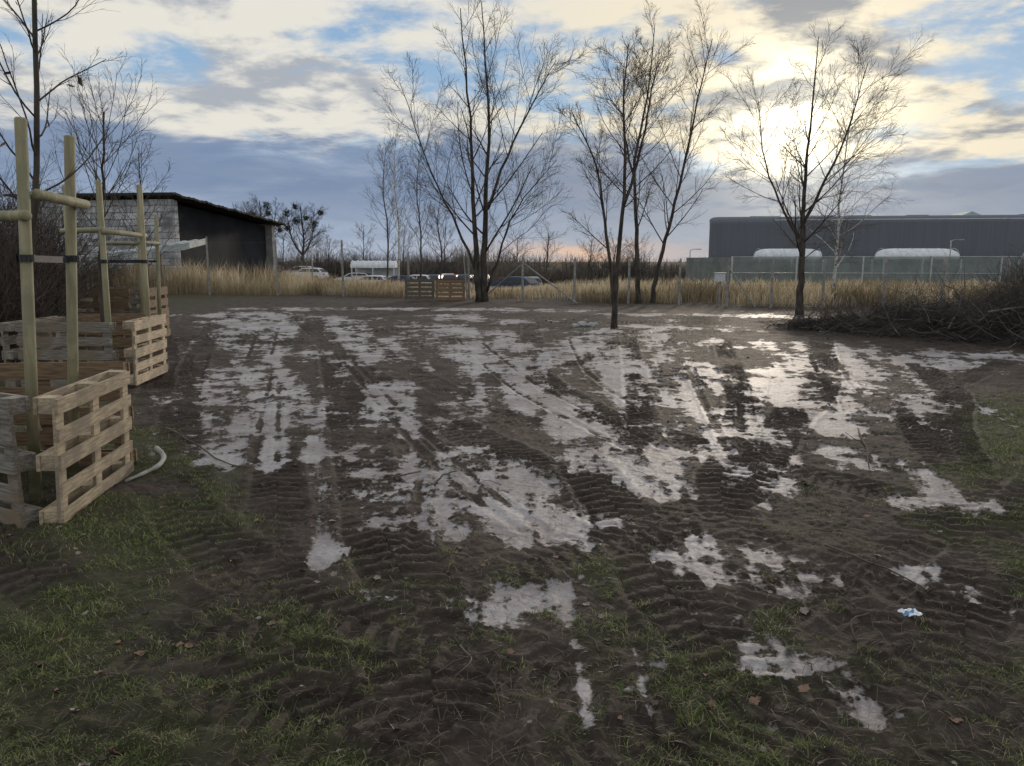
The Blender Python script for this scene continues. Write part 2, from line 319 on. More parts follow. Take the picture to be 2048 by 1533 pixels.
def spawn(rg,pts,rads,cnt,t0,t1,ang,Lf,n,wob,up,rr,buf,k,az0,rmin):
    out=[]; m=len(pts)-1
    for i in range(cnt):
        t=t0+(t1-t0)*(i+rg.uniform(.1,.9))/cnt; f=t*m; j=min(int(f),m-1); fr=f-j
        p=pts[j]*(1-fr)+pts[j+1]*fr; r=rads[j]*(1-fr)+rads[j+1]*fr; d=nrm(pts[j+1]-pts[j]); u,w=frame(d)
        a=az0+i*2.4+rg.normal(0,.5); an=ang*rg.uniform(.75,1.25)
        dd=d*math.cos(an)+(u*math.cos(a)+w*math.sin(a))*math.sin(an)
        L=Lf(t)*rg.uniform(.7,1.2); q=br(rg,p,dd,L,n,wob,up)
        r0=max(r*rr,rmin); R=np.linspace(r0,max(r0*.35,rmin*.6),len(q)); buf.tube(q,R,k); out.append((q,R))
    return out
def catmull3(p,n=4):
    p=np.array(p,float); P=np.vstack([2*p[0]-p[1],p,2*p[-1]-p[-2]]); o=[]
    for i in range(1,len(P)-2):
        for t in np.arange(n)/n:
            a,b,c,d=P[i-1],P[i],P[i+1],P[i+2]
            o.append(.5*((2*b)+(-a+c)*t+(2*a-5*b+4*c-d)*t*t+(-a+3*b-3*c+d)*t**3))
    o.append(P[-2]); return np.array(o)
def tree(name,label,stems,seed,limbs=9,L1=3.,sub=(8,7,3),rmin=.006,t0=.3,mat=None,tw=None,ang=.78,up1=.04,droop=0.,cat='tree',extra=None,lf=.42,taper=.5,wb=.6,**pr):
    rg=np.random.default_rng(seed); mat=mat or BARK; tw=tw or TWIG
    base=np.array(stems[0][0][0]); root=empty(name,tuple(base),label=label,category=cat,**pr)
    tb=Buf(); cb=Buf(); l1=[]
    for si,(sp,r0,r1) in enumerate(stems):
        c=catmull3(sp); c=c+np.vstack([[0,0,0],rg.normal(0,.006*L1,(len(c)-2,3)),[0,0,0]])*np.array([1,1,.2]); c-=base
        R=np.interp(np.linspace(0,1,len(c)),[0,.06,1],[r0*1.35 if si==0 else r0,r0,r1]); tb.tube(c,R,8,True)
        ts=t0 if si==0 else .3
        l1+=spawn(rg,c,R,limbs,ts,.97,ang,lambda t:L1*(1-taper*max(0,(t-ts)/(1-ts))**1.6),8,.07*wb,up1,.38,tb,5,rg.uniform(0,6),rmin*1.6)
        l1.append((c[len(c)//2:],R[len(c)//2:]))
    for q,R in l1:
        L=min(np.linalg.norm(q[-1]-q[0]),L1)
        l2=spawn(rg,q,R,sub[0],.15,1,.60,lambda t:L*lf*(1.2-.6*t),5,.08*wb,up1*.7-droop,.5,cb,4,0,rmin*1.0)
        for q2,R2 in l2:
            L2=np.linalg.norm(q2[-1]-q2[0])
            l3=spawn(rg,q2,R2,sub[1],.12,.98,.56,lambda t:L2*.55*(1.15-.5*t),3,.09*wb,up1*.6-droop*2,.6,cb,3,0,rmin*.65)
            for q3,R3 in l3:
                L3=np.linalg.norm(q3[-1]-q3[0])
                if sub[2]: spawn(rg,q3,R3,sub[2],.15,.9,.5,lambda t:L3*.65,2,.1*wb,-droop*3,.7,cb,3,0,rmin*.45)
    if extra: extra(rg,cb,root,l1)
    tb.obj('trunk',mat,root,True); cb.obj('crown',tw,root)
    return root
tree('tree','tall bare multi-stemmed tree beside the wire fence',[
 ([(-1.1,30,-.1),(-1.1,30,1.8),(-1.0,30,4),(-.9,30.2,7),(-1.15,30,11.2)],.15,.015),
 ([(-1.35,29.9,-.1),(-1.4,29.9,1.8),(-1.5,29.8,4),(-1.6,29.7,7),(-1.9,29.5,10.8)],.13,.015),
 ([(-1.4,29.9,1.2),(-2.1,29.8,2.9),(-3.1,29.6,5),(-4.2,29.5,8.2)],.06,.01),
 ([(-1.0,30,.4),(-.5,29.9,1.9),(.2,29.7,3.6),(1.7,29.5,5.4)],.055,.01),
 ([(-.95,30.1,3.6),(-.2,30,5.6),(.8,30.2,7.6),(1.7,30.3,9.2)],.06,.01)],11,limbs=10,L1=3.3,sub=(7,5,3),t0=.22,rmin=.0062)
tree('tree','small slender bare tree with dense crown standing in mud',[
 ([(2.42,17.8,-.1),(2.44,17.8,1),(2.5,17.8,1.9),(2.6,17.8,3.5),(2.52,17.8,5.1),(2.6,17.8,6.4)],.075,.01),
 ([(2.42,17.8,.5),(2.28,17.75,1.6),(2.1,17.7,2.8),(1.9,17.7,3.8),(1.35,17.6,4.9)],.048,.01),
 ([(2.56,17.8,2.8),(2.9,17.9,3.9),(3.15,18,5.2),(3.3,18,6.0)],.038,.01)],12,limbs=11,L1=1.5,sub=(7,6,3),t0=.48,rmin=.004,ang=.85,wb=.8)
tree('tree','tall bare tree with straight trunk by the fence',[
 ([(4.75,28.5,-.1),(4.7,28.5,1.5),(4.6,28.5,3.2),(4.5,28.5,5.2),(4.9,28.5,7.5),(5.1,28.5,10.0)],.10,.012),
 ([(4.55,28.5,4.4),(4.1,28.4,6.2),(4.0,28.3,8.6)],.045,.01)],13,limbs=11,L1=2.3,sub=(7,5,3),t0=.33)
tree('tree','bare tree leaning over beside the fence',[
 ([(5.3,28.6,-.1),(5.5,28.6,1.3),(5.85,28.6,2.8),(6.3,28.6,4.9),(6.75,28.6,7.4),(7.2,28.6,9.5)],.09,.012)],14,limbs=20,L1=2.7,sub=(7,5,3),t0=.3)
tree('tree','broad bare tree standing beside the brush heap',[
 ([(8.8,23,-.1),(8.77,23,1),(8.73,23,2.2),(8.7,23,3.6),(8.75,23,5.4),(8.85,23,8.0)],.12,.012),
 ([(8.7,23,2.6),(9.15,22.9,3.7),(9.75,22.8,5.2),(10.2,22.7,7.2)],.055,.01),
 ([(8.73,23,2.1),(8.2,23.2,3.1),(7.6,23.3,4.5),(7.3,23.3,6.3)],.045,.01)],15,limbs=13,L1=2.5,sub=(7,6,3),t0=.22,rmin=.0048,ang=.85)
tree('birch_tree','slim white birch with drooping twigs by the barrier',[
 ([(12.9,30.5,-.1),(13,30.5,2),(13,30.5,4.5),(13.3,30.5,8.3)],.08,.012)],16,limbs=26,L1=2.9,sub=(8,6,3),t0=.2,mat=BIRCH,droop=.09,ang=1.0,rmin=.004,up1=.05,wb=1)
for i,(x,y,h) in enumerate([(-6.9,46,9.3),(-5.7,47,8.2),(-7.9,48,8.6),(-4.4,46.5,5.5)]):
    z=float(drop(np.array([x]),np.array([y]))[0])
    tree('birch_tree','thin pale bare birch among dry reeds',[([(x,y,z),(x+.1,y,h*.4),(x-.1,y,h*.7),(x+.1,y,h)],.06,.01)],20+i,limbs=22,L1=2.1,sub=(6,5,2),t0=.18,rmin=.0052,up1=.08,mat=BIRCH if i<1 else BARK)
MIST=pmat('mistletoe',(.02,.028,.01),(.05,.06,.022),6,.9,0)
def misty(rg,cb,root,l1):
    mb=Buf()
    for _ in range(7):
        q,_r=l1[rg.integers(len(l1))]; c=q[rg.integers(2,len(q))]; s=rg.uniform(.4,.8)
        for _k in range(130):
            d=nrm(rg.normal(0,1,3)); p=c+d*s*rg.uniform(.3,1); u,w=frame(nrm(rg.normal(0,1,3))); e=.14
            mb.add([p-u*e,p+w*e*.6,p+u*e,p-w*e*.6],q=[[0,1,2,3]])
    mb.obj('mistletoe',MIST,root)
for i,(x,y,h,sp) in enumerate([(-40,122,12.6,4.4),(-33,120,11.6,3.6),(-43.5,126,11.5,3.6)]):
    tree('tree','distant round bare tree carrying mistletoe clumps',[([(x,y,-1.3),(x,y,2),(x+.3,y,5),(x,y,h*.88)],.3,.06),
      ([(x,y,2.5),(x+1.5,y,5),(x+sp*.6,y,h*.8)],.17,.04),([(x,y,2.5),(x-1.5,y,5),(x-sp*.6,y,h*.78)],.17,.04)],30+i,limbs=12,L1=4.3,sub=(7,6,3),t0=.3,rmin=.013,extra=misty,ang=.8,wb=1)
for i,(x,y,h) in enumerate([(-8,90,6),(-18,92,5.5),(4,87,5.0),(-13,91,5.4),(-24,91,5),(-3,88,5.6),(9,88,4),(14,87,3.6),(-28,93,4.6),(.5,90,4.4),(-21,87,3.6),(11.5,86,3.2)]):
    tree('tree','small distant bare tree above the hedge',[([(x,y,-1.3),(x,y,1.0),(x+.2,y,h)],.10,.03)],40+i,limbs=16,L1=3.4,sub=(6,5,2),t0=.08,rmin=.010,ang=.85,wb=1)
DEADL=pmat('withered_leaf',(.09,.05,.03),(.16,.10,.06),8,.8,0)
def dead(rg,cb,root,l1):
    lb=Buf()
    for _ in range(34):
        q,_r=l1[rg.integers(len(l1))]; c=q[rg.integers(len(q)//2,len(q))]+np.array([0,0,-.05]); u=nrm(rg.normal(0,1,3)*[.5,.5,1]); w=nrm(rg.normal(0,1,3)); e=rg.uniform(.02,.045)
        lb.add([c-u*e,c+w*e*.5,c+u*e,c-w*e*.4],q=[[0,1,2,3]])
    lb.obj('withered_leaves',DEADL,root)
tree('young_tree','staked young tree with few withered leaves in pallet enclosure',[
 ([(-3.40,5.15,-.05),(-3.32,5.15,1.2),(-3.16,5.15,2.2),(-3.06,5.15,3.3),(-3.02,5.15,4.8)],.026,.011)],51,limbs=19,L1=.75,sub=(4,4,2),t0=.38,rmin=.0019,ang=1.0,up1=.10,extra=dead,wb=1)
tree('young_tree','staked young bare tree in pallet enclosure',[
 ([(-5.5,10.1,-.05),(-5.5,10.1,1.2),(-5.42,10.1,2.0),(-5.32,10.1,2.8),(-5.25,10.1,3.5)],.03,.01)],52,limbs=18,L1=1.4,sub=(5,4,2),t0=.42,rmin=.0028,ang=.8,up1=.12)
tree('young_tree','thin bare young tree behind the stakes',[
 ([(-8.4,17.5,-.05),(-8.4,17.5,1.2),(-8.4,17.5,2.2),(-8.4,17.5,4.0)],.035,.01)],53,limbs=14,L1=1.3,sub=(6,4,2),t0=.4,rmin=.004,ang=.8,up1=.10)
def shrub(x,y,r,h,seed,n=420,label='dense leafless brown shrub',rm=.004):
    rg=np.random.default_rng(seed); sb=Buf()
    for _ in range(n):
        a=rg.uniform(0,6.28); rr=r*math.sqrt(rg.uniform(0,1)); p=np.array([rr*math.cos(a),rr*math.sin(a)*.8,-.05])
        d=np.array([math.cos(a)*.4*rr/r,math.sin(a)*.4*rr/r,1])+rg.normal(0,.2,3); L=h*rg.uniform(.5,1.05)
        q=br(rg,p,d,L,6,.16,.02); R=np.linspace(rm*2.5,rm,7); sb.tube(q,R,3)
        spawn(rg,q,R,6,.25,1,.6,lambda t:L*.3,3,.2,0,.8,sb,3,0,rm*.8)
    o=empty('shrub',(x,y,0),label=label,category='shrub'); sb.obj('branches',DARKTW,o)
shrub(-9.3,12.8,1.0,3.0,61); shrub(-11,15.3,1.5,3.3,62,520); shrub(-13.6,18.5,1.8,3.6,63,560); shrub(-16.2,22,1.8,3.6,64,450); shrub(-8.0,10.9,.7,2.3,65,280)
shrub(-21,27,2.2,3.2,66,420); shrub(16,20,2.0,1.9,67,420,'dense leafless shrub beside the brush heap',.005); shrub(13.2,17.4,1.6,1.8,68,330,'dense leafless shrub beside the brush heap',.004)
n=60000; xx=RG.uniform(-75,34,n); yy=RG.uniform(86,104,n)
k=RG.uniform(0,1,n)<np.clip(.6+1.9*fbm(xx,yy,.25,3,6),.05,1); xx,yy=xx[k],yy[k]; n=len(xx)
hm=np.interp(xx,[-75,-60,-34,-20,0,12,34],[4.8,4.4,4.2,3.9,3.7,3.2,3.2])*(1+.9*fbm(xx,yy*.2,.14,4,3,.65))
THM=blademat('thicket_twigs',(.045,.038,.033),(.10,.083,.067),(.18,.15,.12),.2)  # twig tones lightened, distance haze put into the colour
blades('thicket',xx,yy,np.full(n,-1.3),hm*RG.uniform(.4,1.2,n),RG.uniform(.02,.08,n),RG.uniform(.0,.8,n),THM,plume=.2,tone=.45+1.2*fbm(xx,yy,.2,3,2)+RG.uniform(-.25,.25,n),kind='stuff',label='dark leafless thicket bordering the parking area',category='thicket')
tb=Buf(); xs=np.linspace(-90,40,260)
hb=np.interp(xs,[-90,-34,0,12,40],[2.5,2.3,2.1,1.9,1.9])*(1+.6*fbm(xs,xs*0,.2,4,2,.6))
v=[]
for kx in range(len(xs)):
    for (yo,zf) in ((92,-1.4),(93.5,.75),(96,1.0),(99,.7),(101,-1.4)): v.append((xs[kx],yo+.9*vn(np.array([xs[kx]]),np.array([yo]))[0],-1.4 if zf<0 else -1.3+hb[kx]*zf))
q=[[k*5+j,(k+1)*5+j,(k+1)*5+j+1,k*5+j+1] for k in range(len(xs)-1) for j in range(4)]
tb.add(v,q=q); tb.obj('hedge_bank',pmat('thicket_mass',(.035,.029,.024),(.085,.07,.052),.5,.95,.8,bdist=.4),smooth=True,kind='stuff',label='dark hedge mass behind the parking area',category='hedge')
# ------------------------------------------------------------------ wood things
WOOD=pmat('pallet_wood',(.31,.24,.155),(.56,.45,.31),5,.8,.4,(1.2,6,14),rand=.3,bdist=.004,stain=(.23,.185,.14))
WOODG=pmat('weathered_wood',(.14,.125,.108),(.30,.27,.235),5,.85,.4,(1.2,6,14),rand=.35,bdist=.004,stain=(.20,.145,.09))
WOODD=pmat('dark_pallet_wood',(.07,.06,.045),(.15,.13,.10),5,.85,.4,(1.2,6,14),rand=.2,bdist=.004)
WOODB=pmat('brown_pallet_wood',(.13,.085,.05),(.26,.18,.11),5,.85,.4,(1.2,6,14),rand=.2,bdist=.004)
STK=pmat('stake_wood',(.27,.235,.135),(.41,.365,.23),4,.7,.3,(6,6,.6),rand=.12,bdist=.004,stain=(.24,.23,.14))
BLK=pmat('rubber_strap',(.012,.012,.014),(.03,.03,.032),8,.6,0)
def pal_meshes(mat,seed,wide=1.):
    rg=np.random.default_rng(seed); out=[]
    b=Buf()
    for i in range(5):
        a=rg.normal(0,.006); b.box((rg.normal(0,.008),-.059,.050+i*.1745+rg.normal(0,.003)),(1.2,.018,wide*[.095,.082,.092,.08,.095][i]*rg.uniform(.92,1.06)),[[math.cos(a),0,math.sin(a)],[0,1,0],[-math.sin(a),0,math.cos(a)]])
    me=build_mesh('deck_boards',b); me.materials.append(mat); out.append(('deck_boards',me))
    b=Buf(); b.box((0,0,0),(.1,.0215,.8)); me=build_mesh('cross_board',b); me.materials.append(mat); out.append(('cross_board',me))
    b=Buf()
    for z in (.05,.4,.75): b.box((0,.0605,z),(1.2,.0215,.1))
    me=build_mesh('base_boards',b); me.materials.append(mat); out.append(('base_boards',me))
    b=Buf(); b.box((0,.0105,0),(.098,.077,.098)); me=build_mesh('block',b); me.materials.append(mat); out.append(('block',me))
    return out
PM=[pal_meshes(WOOD,1),pal_meshes(WOODG,2,1.35),pal_meshes(WOODG,3,1.3),pal_meshes(WOOD,4,1.3),pal_meshes(WOODD,5,1.5),pal_meshes(WOODB,6,1.4)]
def pallet(x,y,z,rz,kind,label,tilt=0,group=None,sc=None):
    o=empty('wooden_pallet',(x,y,z),(tilt,0,rz),label=label,category='pallet')
    if sc: o.scale=sc
    if group: o['group']=group
    for nme,me in PM[kind]:
        if nme=='cross_board':
            for bx in (-.54,0,.54): link(nme,me,o,(bx,-.039,.4))
        elif nme!='block': link(nme,me,o)
        else:
            for bx in (-.54,0,.54):
                for bz in (.05,.4,.75): link('block',me,o,(bx,0,bz))
    return o
r=math.radians; GP='pallets forming tree enclosures'
pallet(-2.885,4.97,.0,r(98),0,'pale wooden pallet on edge guarding a young tree',r(2.5),GP)
pallet(-3.46,4.66,.0,r(-27),1,'weathered grey wooden pallet on edge guarding a tree',r(1),GP)
pallet(-3.6,5.74,.02,r(4),5,'weathered brown wooden pallet closing the enclosure',0,GP)
pallet(-4.2,5.3,.0,r(-80),1,'weathered grey wooden pallet on edge guarding a tree',0,GP)
pallet(-4.88,9.95,.06,r(97),3,'pale yellow wooden pallet guarding a young tree',r(2),GP)
pallet(-5.53,9.3,.05,r(-3),1,'weathered grey wooden pallet on edge guarding a tree',0,GP)
pallet(-5.6,10.75,.05,r(2),5,'weathered brown wooden pallet closing the enclosure',0,GP)
pallet(-6.3,9.9,.04,r(-90),1,'weathered grey wooden pallet on edge guarding a tree',0,GP)
T3=(1.15,1,1.3)
pallet(-8.3,15.1,.0,r(-3),5,'tall brown wooden pallet guarding a young tree',0,GP,T3)
pallet(-7.5,15.8,.0,r(97),5,'tall brown wooden pallet guarding a young tree',0,GP,T3)
pallet(-8.3,16.6,.0,r(2),2,'weathered wooden pallet closing the enclosure',0,GP,T3)
pallet(-3.75,30.7,.08,r(2),4,'dark greenish weathered pallet leaning at the wire fence',r(-8),'pallets by the fence')
pallet(-2.5,30.6,.05,r(-3),5,'brown wooden pallet leaning at the wire fence',r(-10),'pallets by the fence')
def support(base,posts,bars,straps,label):
    o=empty('tree_support',base,label=label,category='tree stakes')
    B=np.array(base)
    for a,c in posts:
        a=np.array(a)-B; c=np.array(c)-B; bb=Buf(); d=nrm(c-a)
        bb.tube([a,a*.5+c*.5,c-d*.012,c],[.037,.036,.035,.028],16,True); bb.obj('stake',STK,o,True)
    for a,c in bars:
        a=np.array(a)-B; c=np.array(c)-B; d=nrm(c-a); bb=Buf(); bb.tube([a,a+d*.01,c-d*.01,c],[.026,.033,.033,.026],14,True); bb.obj('crossbar',STK,o,True)
    for pts in straps:
        bb=Buf(); p=[np.array(q)-B for q in pts]
        for u,v in zip(p[:-1],p[1:]):
            d=v-u; bb.add([u-[0,0,.022],v-[0,0,.022],v+[0,0,.022],u+[0,0,.022]],q=[[0,1,2,3]])
            nn=nrm(np.cross(d,[0,0,1]))*.006; bb.add([u-[0,0,.022]+nn,v-[0,0,.022]+nn,v+[0,0,.022]+nn,u+[0,0,.022]+nn],q=[[0,1,2,3]])
        bb.obj('strap',BLK,o)
def ringpts(c,z,rad=.05,n=12): return [(c[0]+rad*math.cos(a*6.2832/n),c[1]+rad*math.sin(a*6.2832/n),z) for a in range(n+1)]
A0,A1=(-3.17,4.8,-.1),(-3.01,4.8,2.47); B0,B1=(-3.32,5.5,-.1),(-3.06,5.4,2.46); C0,C1=(-3.95,5.3,-.1),(-3.85,5.2,2.4)
support((-3.4,5.2,0),[(A0,A1),(B0,B1),(C0,C1)],[((-3.0,4.86,2.02),(-3.05,5.52,2.0)),((-2.99,4.74,1.88),(-3.95,5.3,1.9))],
 [[(-3.10,4.84,1.62),(-3.25,5.15,1.62),(-3.17,5.40,1.62)],ringpts((-3.06,4.8),1.62,.042),ringpts((-3.14,5.44),1.62,.042),[(-3.1,4.76,1.62),(-3.15,5.42,1.61)]],'three round wooden stakes with crossbars holding a young tree')
support((-5.5,10,0),[((-5.15,9.55,-.1),(-5.08,9.5,2.58)),((-5.0,10.3,-.1),(-4.92,10.2,2.6)),((-6.0,10.2,-.1),(-5.9,10.2,2.6))],[((-5.07,9.45,1.97),(-4.93,10.3,1.94)),((-5.05,9.46,1.99),(-6.0,10.2,2.0))],
 [[(-5.1,9.52,1.6),(-5.42,10.08,1.6),(-4.98,10.2,1.6)],ringpts((-5.11,9.52),1.6,.042),ringpts((-4.95,10.24),1.6,.042)],'three round wooden stakes with crossbars around a bare sapling')
support((-7.2,14.4,0),[((-7.0,14.2,-.1),(-6.9,14.2,2.55)),((-7.05,15.0,-.1),(-6.95,15.0,2.5)),((-7.9,14.7,-.1),(-7.85,14.7,2.5))],[((-6.92,14.15,1.95),(-6.95,15.05,1.95)),((-6.9,14.2,1.93),(-7.95,14.7,1.95))],
 [[(-6.95,14.2,1.6),(-7.3,14.6,1.6),(-6.98,15.0,1.6)]],'three round wooden stakes around a thin sapling')
# ------------------------------------------------------------------ fence
CON=pmat('concrete_post',(.22,.21,.2),(.36,.35,.33),12,.85,.2); WIRE=pmat('fence_wire',(.09,.09,.09),(.16,.16,.16),5,.6,0,metal=.5)
fx=FX[1:-1]; fy=FY[1:-1]; fh=[2.7,2.7,2.75,2.6,2.55,2.0,1.9,1.75,1.75,1.75,1.7,1.7,1.7,1.7,1.7,1.7,1.7]
fe=empty('wire_fence',(0,30,0),label='chain-link fence on concrete posts in dry reeds',category='fence'); O=np.array([0,30,0])
for x,y,h in zip(fx,fy,fh):
    bb=Buf(); bb.tube(np.array([(x,y,-.3),(x,y,h-.08),(x+.02,y,h)])-O,[.05,.045,.03],8,True); bb.obj('post',CON,fe)
for a,c in (((-1.3,31.2,0),(.35,30,1.45)),((.5,30,1.5),(2.5,28.9,.0)),((-1.85,31.3,.0),(-2.0,31.5,1.8)),((7.7,27,1.4),(8.6,26.7,0))):
    bb=Buf(); bb.tube(np.array([a,c])-O,.03,8,True); bb.obj('brace',CON,fe)
bb=Buf()
for k in range(len(fx)-1):
    a=np.array([fx[k],fy[k]]); c=np.array([fx[k+1],fy[k+1]]); H=min(fh[k],fh[k+1])-.12; L=np.linalg.norm(c-a)
    for z in (.1,H*.5,H):
        pts=[np.array([*(a+(c-a)*t),z-.03*math.sin(math.pi*t)*(z>.2)])-O for t in np.linspace(0,1,6)]; bb.tube(pts,.0035,3)
    s=-H
    while s<L:
        for sg in (0,1):
            u0,u1=max(s,0),min(s+H,L)
            if u1<=u0: continue
            z0,z1=(u0-s),(u1-s)
            if sg: z0,z1=H-z0,H-z1
            p=a+(c-a)*u0/L; q2=a+(c-a)*u1/L; bb.tube([np.array([*p,z0+.05])-O,np.array([*q2,z1+.05])-O],.0016,3)
        s+=.14
bb.obj('wire_mesh',WIRE,fe)
# ------------------------------------------------------------------ barn
m,nt,P=newmat('block_wall'); tcn=nd(nt,'ShaderNodeTexCoord').outputs['UV']
nw=nd(nt,'ShaderNodeTexNoise'); nw.inputs['Scale'].default_value=1.3; nt.links.new(tcn,nw.inputs['Vector'])
vma=nd(nt,'ShaderNodeVectorMath',operation='SCALE'); nt.links.new(nw.outputs['Color'],vma.inputs[0]); vma.inputs[3].default_value=.10
vmb=nd(nt,'ShaderNodeVectorMath',operation='ADD'); nt.links.new(tcn,vmb.inputs[0]); nt.links.new(vma.outputs[0],vmb.inputs[1])
bt=nd(nt,'ShaderNodeTexBrick'); bt.inputs['Scale'].default_value=1; bt.inputs['Brick Width'].default_value=.75; bt.inputs['Row Height'].default_value=.36; bt.inputs['Mortar Size'].default_value=.02
bt.inputs['Color1'].default_value=(.72,.72,.73,1); bt.inputs['Color2'].default_value=(.36,.365,.38,1); bt.inputs['Mortar'].default_value=(.18,.18,.185,1)
nt.links.new(vmb.outputs[0],bt.inputs['Vector']); nn=NOI(nt,tcn,.9,7,.68); nt.links.new(MIX(nt,SS(nt,nn,.44,.66),bt.outputs[0],(.20,.20,.215)),P.inputs['Base Color']); P.inputs['Roughness'].default_value=.9
bpn=nd(nt,'ShaderNodeBump'); bpn.inputs['Distance'].default_value=.03; nt.links.new(bt.outputs[1],bpn.inputs['Height']); bpn.invert=True; nt.links.new(bpn.outputs[0],P.inputs['Normal']); BLOCK=m
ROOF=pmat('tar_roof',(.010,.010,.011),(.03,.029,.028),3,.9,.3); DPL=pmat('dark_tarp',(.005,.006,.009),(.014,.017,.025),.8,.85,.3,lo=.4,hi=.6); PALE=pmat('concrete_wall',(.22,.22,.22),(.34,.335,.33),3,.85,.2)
CORR=pmat('corrugated_sheet',(.34,.37,.36),(.50,.54,.52),2,.8,.2)
barn=empty('barn',(-18.9,42,0),label='single-pitch block barn with black open front',category='barn'); O=np.array([-18.9,42,0.])
Ap=np.array([-28.,44.]); Cp=np.array([-18.6,42.]); Bp=np.array([-16.3,52.5]); Dp=Ap+(Bp-Cp)
zA,zC,zB,zD=5.0,4.95,4.0,4.15
def wall(name,p,q,z0,za,zb,th,mat,parent,O,u=True):
    p=np.array(p);q=np.array(q);d=(q-p)/np.linalg.norm(q-p); n2=np.array([-d[1],d[0]])*th; L=np.linalg.norm(q-p)
    v=[(*p,z0),(*q,z0),(*q,zb),(*p,za)]; v2=[(*(np.array(a[:2])+n2),a[2]) for a in v]
    bb=Buf(); bb.add(np.array(v+v2)-O,q=[[0,1,2,3],[5,4,7,6],[1,5,6,2],[4,0,3,7],[3,2,6,7],[1,0,4,5]])
    o=bb.obj(name,mat,parent); 
    uv=o.data.uv_layers.new(name='UVMap'); 
    P3=np.array(v+v2)
    for pl in o.data.polygons:
        for li in pl.loop_indices:
            w=P3[o.data.loops[li].vertex_index]; uv.data[li].uv=(float(np.dot(w[:2]-p,d)+np.dot(w[:2]-p,[-d[1],d[0]])),float(w[2]))
    return o
wall('block_wall',Ap,Cp,-.6,zA,zC,.25,BLOCK,barn,O)
pC=Cp+(Bp-Cp)*.05; pB=Cp+(Bp-Cp)*.97
zf=lambda t:zC+(zB-zC)*t
inn=nrm(Ap-Cp)*.5
wall('corner_pillar',Cp+nrm(Bp-Cp)*.26,pC,-.9,zf(.025),zf(.05),.4,BLOCK,barn,O)
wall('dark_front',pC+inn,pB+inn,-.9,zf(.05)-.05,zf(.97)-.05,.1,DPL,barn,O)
wall('end_pillar',pB,Bp,-.9,zf(.97),zB,.5,PALE,barn,O)
wall('end_wall',Bp+nrm(Dp-Bp)*.51,Dp,-.9,zB,zD,.25,BLOCK,barn,O); wall('back_wall',Dp,Ap,-.6,zD,zA,.25,BLOCK,barn,O)
bb=Buf(); N=60; dA=nrm(Ap-Cp); dB=nrm(Bp-Cp); v=[]
for i_ in range(N+1):
    t=i_/N; 
    for s_ in (0,1):
        p=(Cp-dA*.6-dB*.6)*(1-t)+(Bp-dA*.6+dB*.5)*t; p=p+(Ap-Cp+dA*1.2)*s_
        z=(5.07+.05)*(1-t)+4.05*t+.1*s_*(1-t)+.03*(i_%2)+.05*math.sin(i_*.9)*random.random(); v+=[(*p,z),(*p,z+.11)]
v=np.array(v)-O; q=[]
for i_ in range(N):
    a=i_*4; c=a+4; q+=[[a,c,c+1,a+1],[a+2,a+3,c+3,c+2],[a+1,c+1,c+3,a+3],[a,a+2,c+2,c]]
q+=[[0,1,3,2],[N*4,N*4+2,N*4+3,N*4+1]]
bb.add(v,q=q); bb.obj('roof',ROOF,barn)
sh=empty('lean_to_shelter',(-20,37.8,0),label='low lean-to with sloping corrugated sheet roof',category='shelter'); O=np.array([-20,37.8,0.])
bb=Buf(); N=60; v=[]
for i_ in range(N+1):
    t=i_/N; x=-24+8.2*t
    for yo,zo in ((37.4,0),(39.6,.75)): zz0=1.35+.85*t+zo*.35+.035*math.sin(i_*1.5); v+=[(x,yo,zz0),(x,yo,zz0+.18+.12*(t>.8))]
q=[]
for i_ in range(N):
    a=i_*4; c=a+4; q+=[[a,c,c+1,a+1],[a+2,a+3,c+3,c+2],[a+1,c+1,c+3,a+3],[a,a+2,c+2,c]]
q+=[[0,1,3,2],[N*4,N*4+2,N*4+3,N*4+1]]; bb.add(np.array(v)-O,q=q); bb.obj('roof',CORR,sh)
for x,z in ((-23.5,1.4),(-20.3,1.75),(-17.4,2.0)):
    bb=Buf(); bb.box(np.array([x,37.7,z/2-.1])-O,(.12,.12,z+.1)); bb.obj('post',WOODG,sh)
# ------------------------------------------------------------------ warehouse
WH=pmat('grey_cladding',(.122,.134,.158),(.138,.151,.177),.6,.6,.05,(6,6,.2)); WHP=pmat('white_panel',(.6,.62,.65),(.75,.77,.8),2,.5,.05); GLS=pmat('skylight_glass',(.35,.43,.46),(.5,.6,.62),2,.15,0)
wh=empty('warehouse',(29,112,-1.25),label='long dark grey industrial hall with rooftop skylights',category='warehouse'); O=np.array([29,112,-1.25])
H=9.3; prof=[(0,0),(0,H-1.0)]+[(1.0-1.0*math.cos(a),H-1.0+1.0*math.sin(a)) for a in np.linspace(.15,math.pi/2,7)]
a0=np.array([29.0,112.]); a1=np.array([118.,100.]); dd=nrm(a1-a0); nn=np.array([-dd[1],dd[0]]); back=nrm(np.array([.42,1.]))
bb=Buf(); v=[]
Ls=[0,.25,.6,1.2,np.linalg.norm(a1-a0)]; ins=[.9,.3,.08,0,0]
for L,i0 in zip(Ls,ins):
    for (o_,z_) in prof: p=a0+dd*L+nn*(o_+i0); v.append((*p,z_-1.25-(i0*.5 if z_>H-1.2 else 0)))
    p=a0+dd*L+nn*i0+back*45; v+= [(*p,H-1.25-i0*.5),(*p,-1.25)]
m_=len(prof)+2; q=[[k*m_+j,(k+1)*m_+j,(k+1)*m_+(j+1)%m_,k*m_+(j+1)%m_] for k in range(len(Ls)-1) for j in range(m_-1)]
bb.add(np.array(v)-O,q=q,ng=[list(range(m_)),list(range((len(Ls)-1)*m_,len(Ls)*m_))[::-1]]); bb.obj('hall_wall',WH,wh)
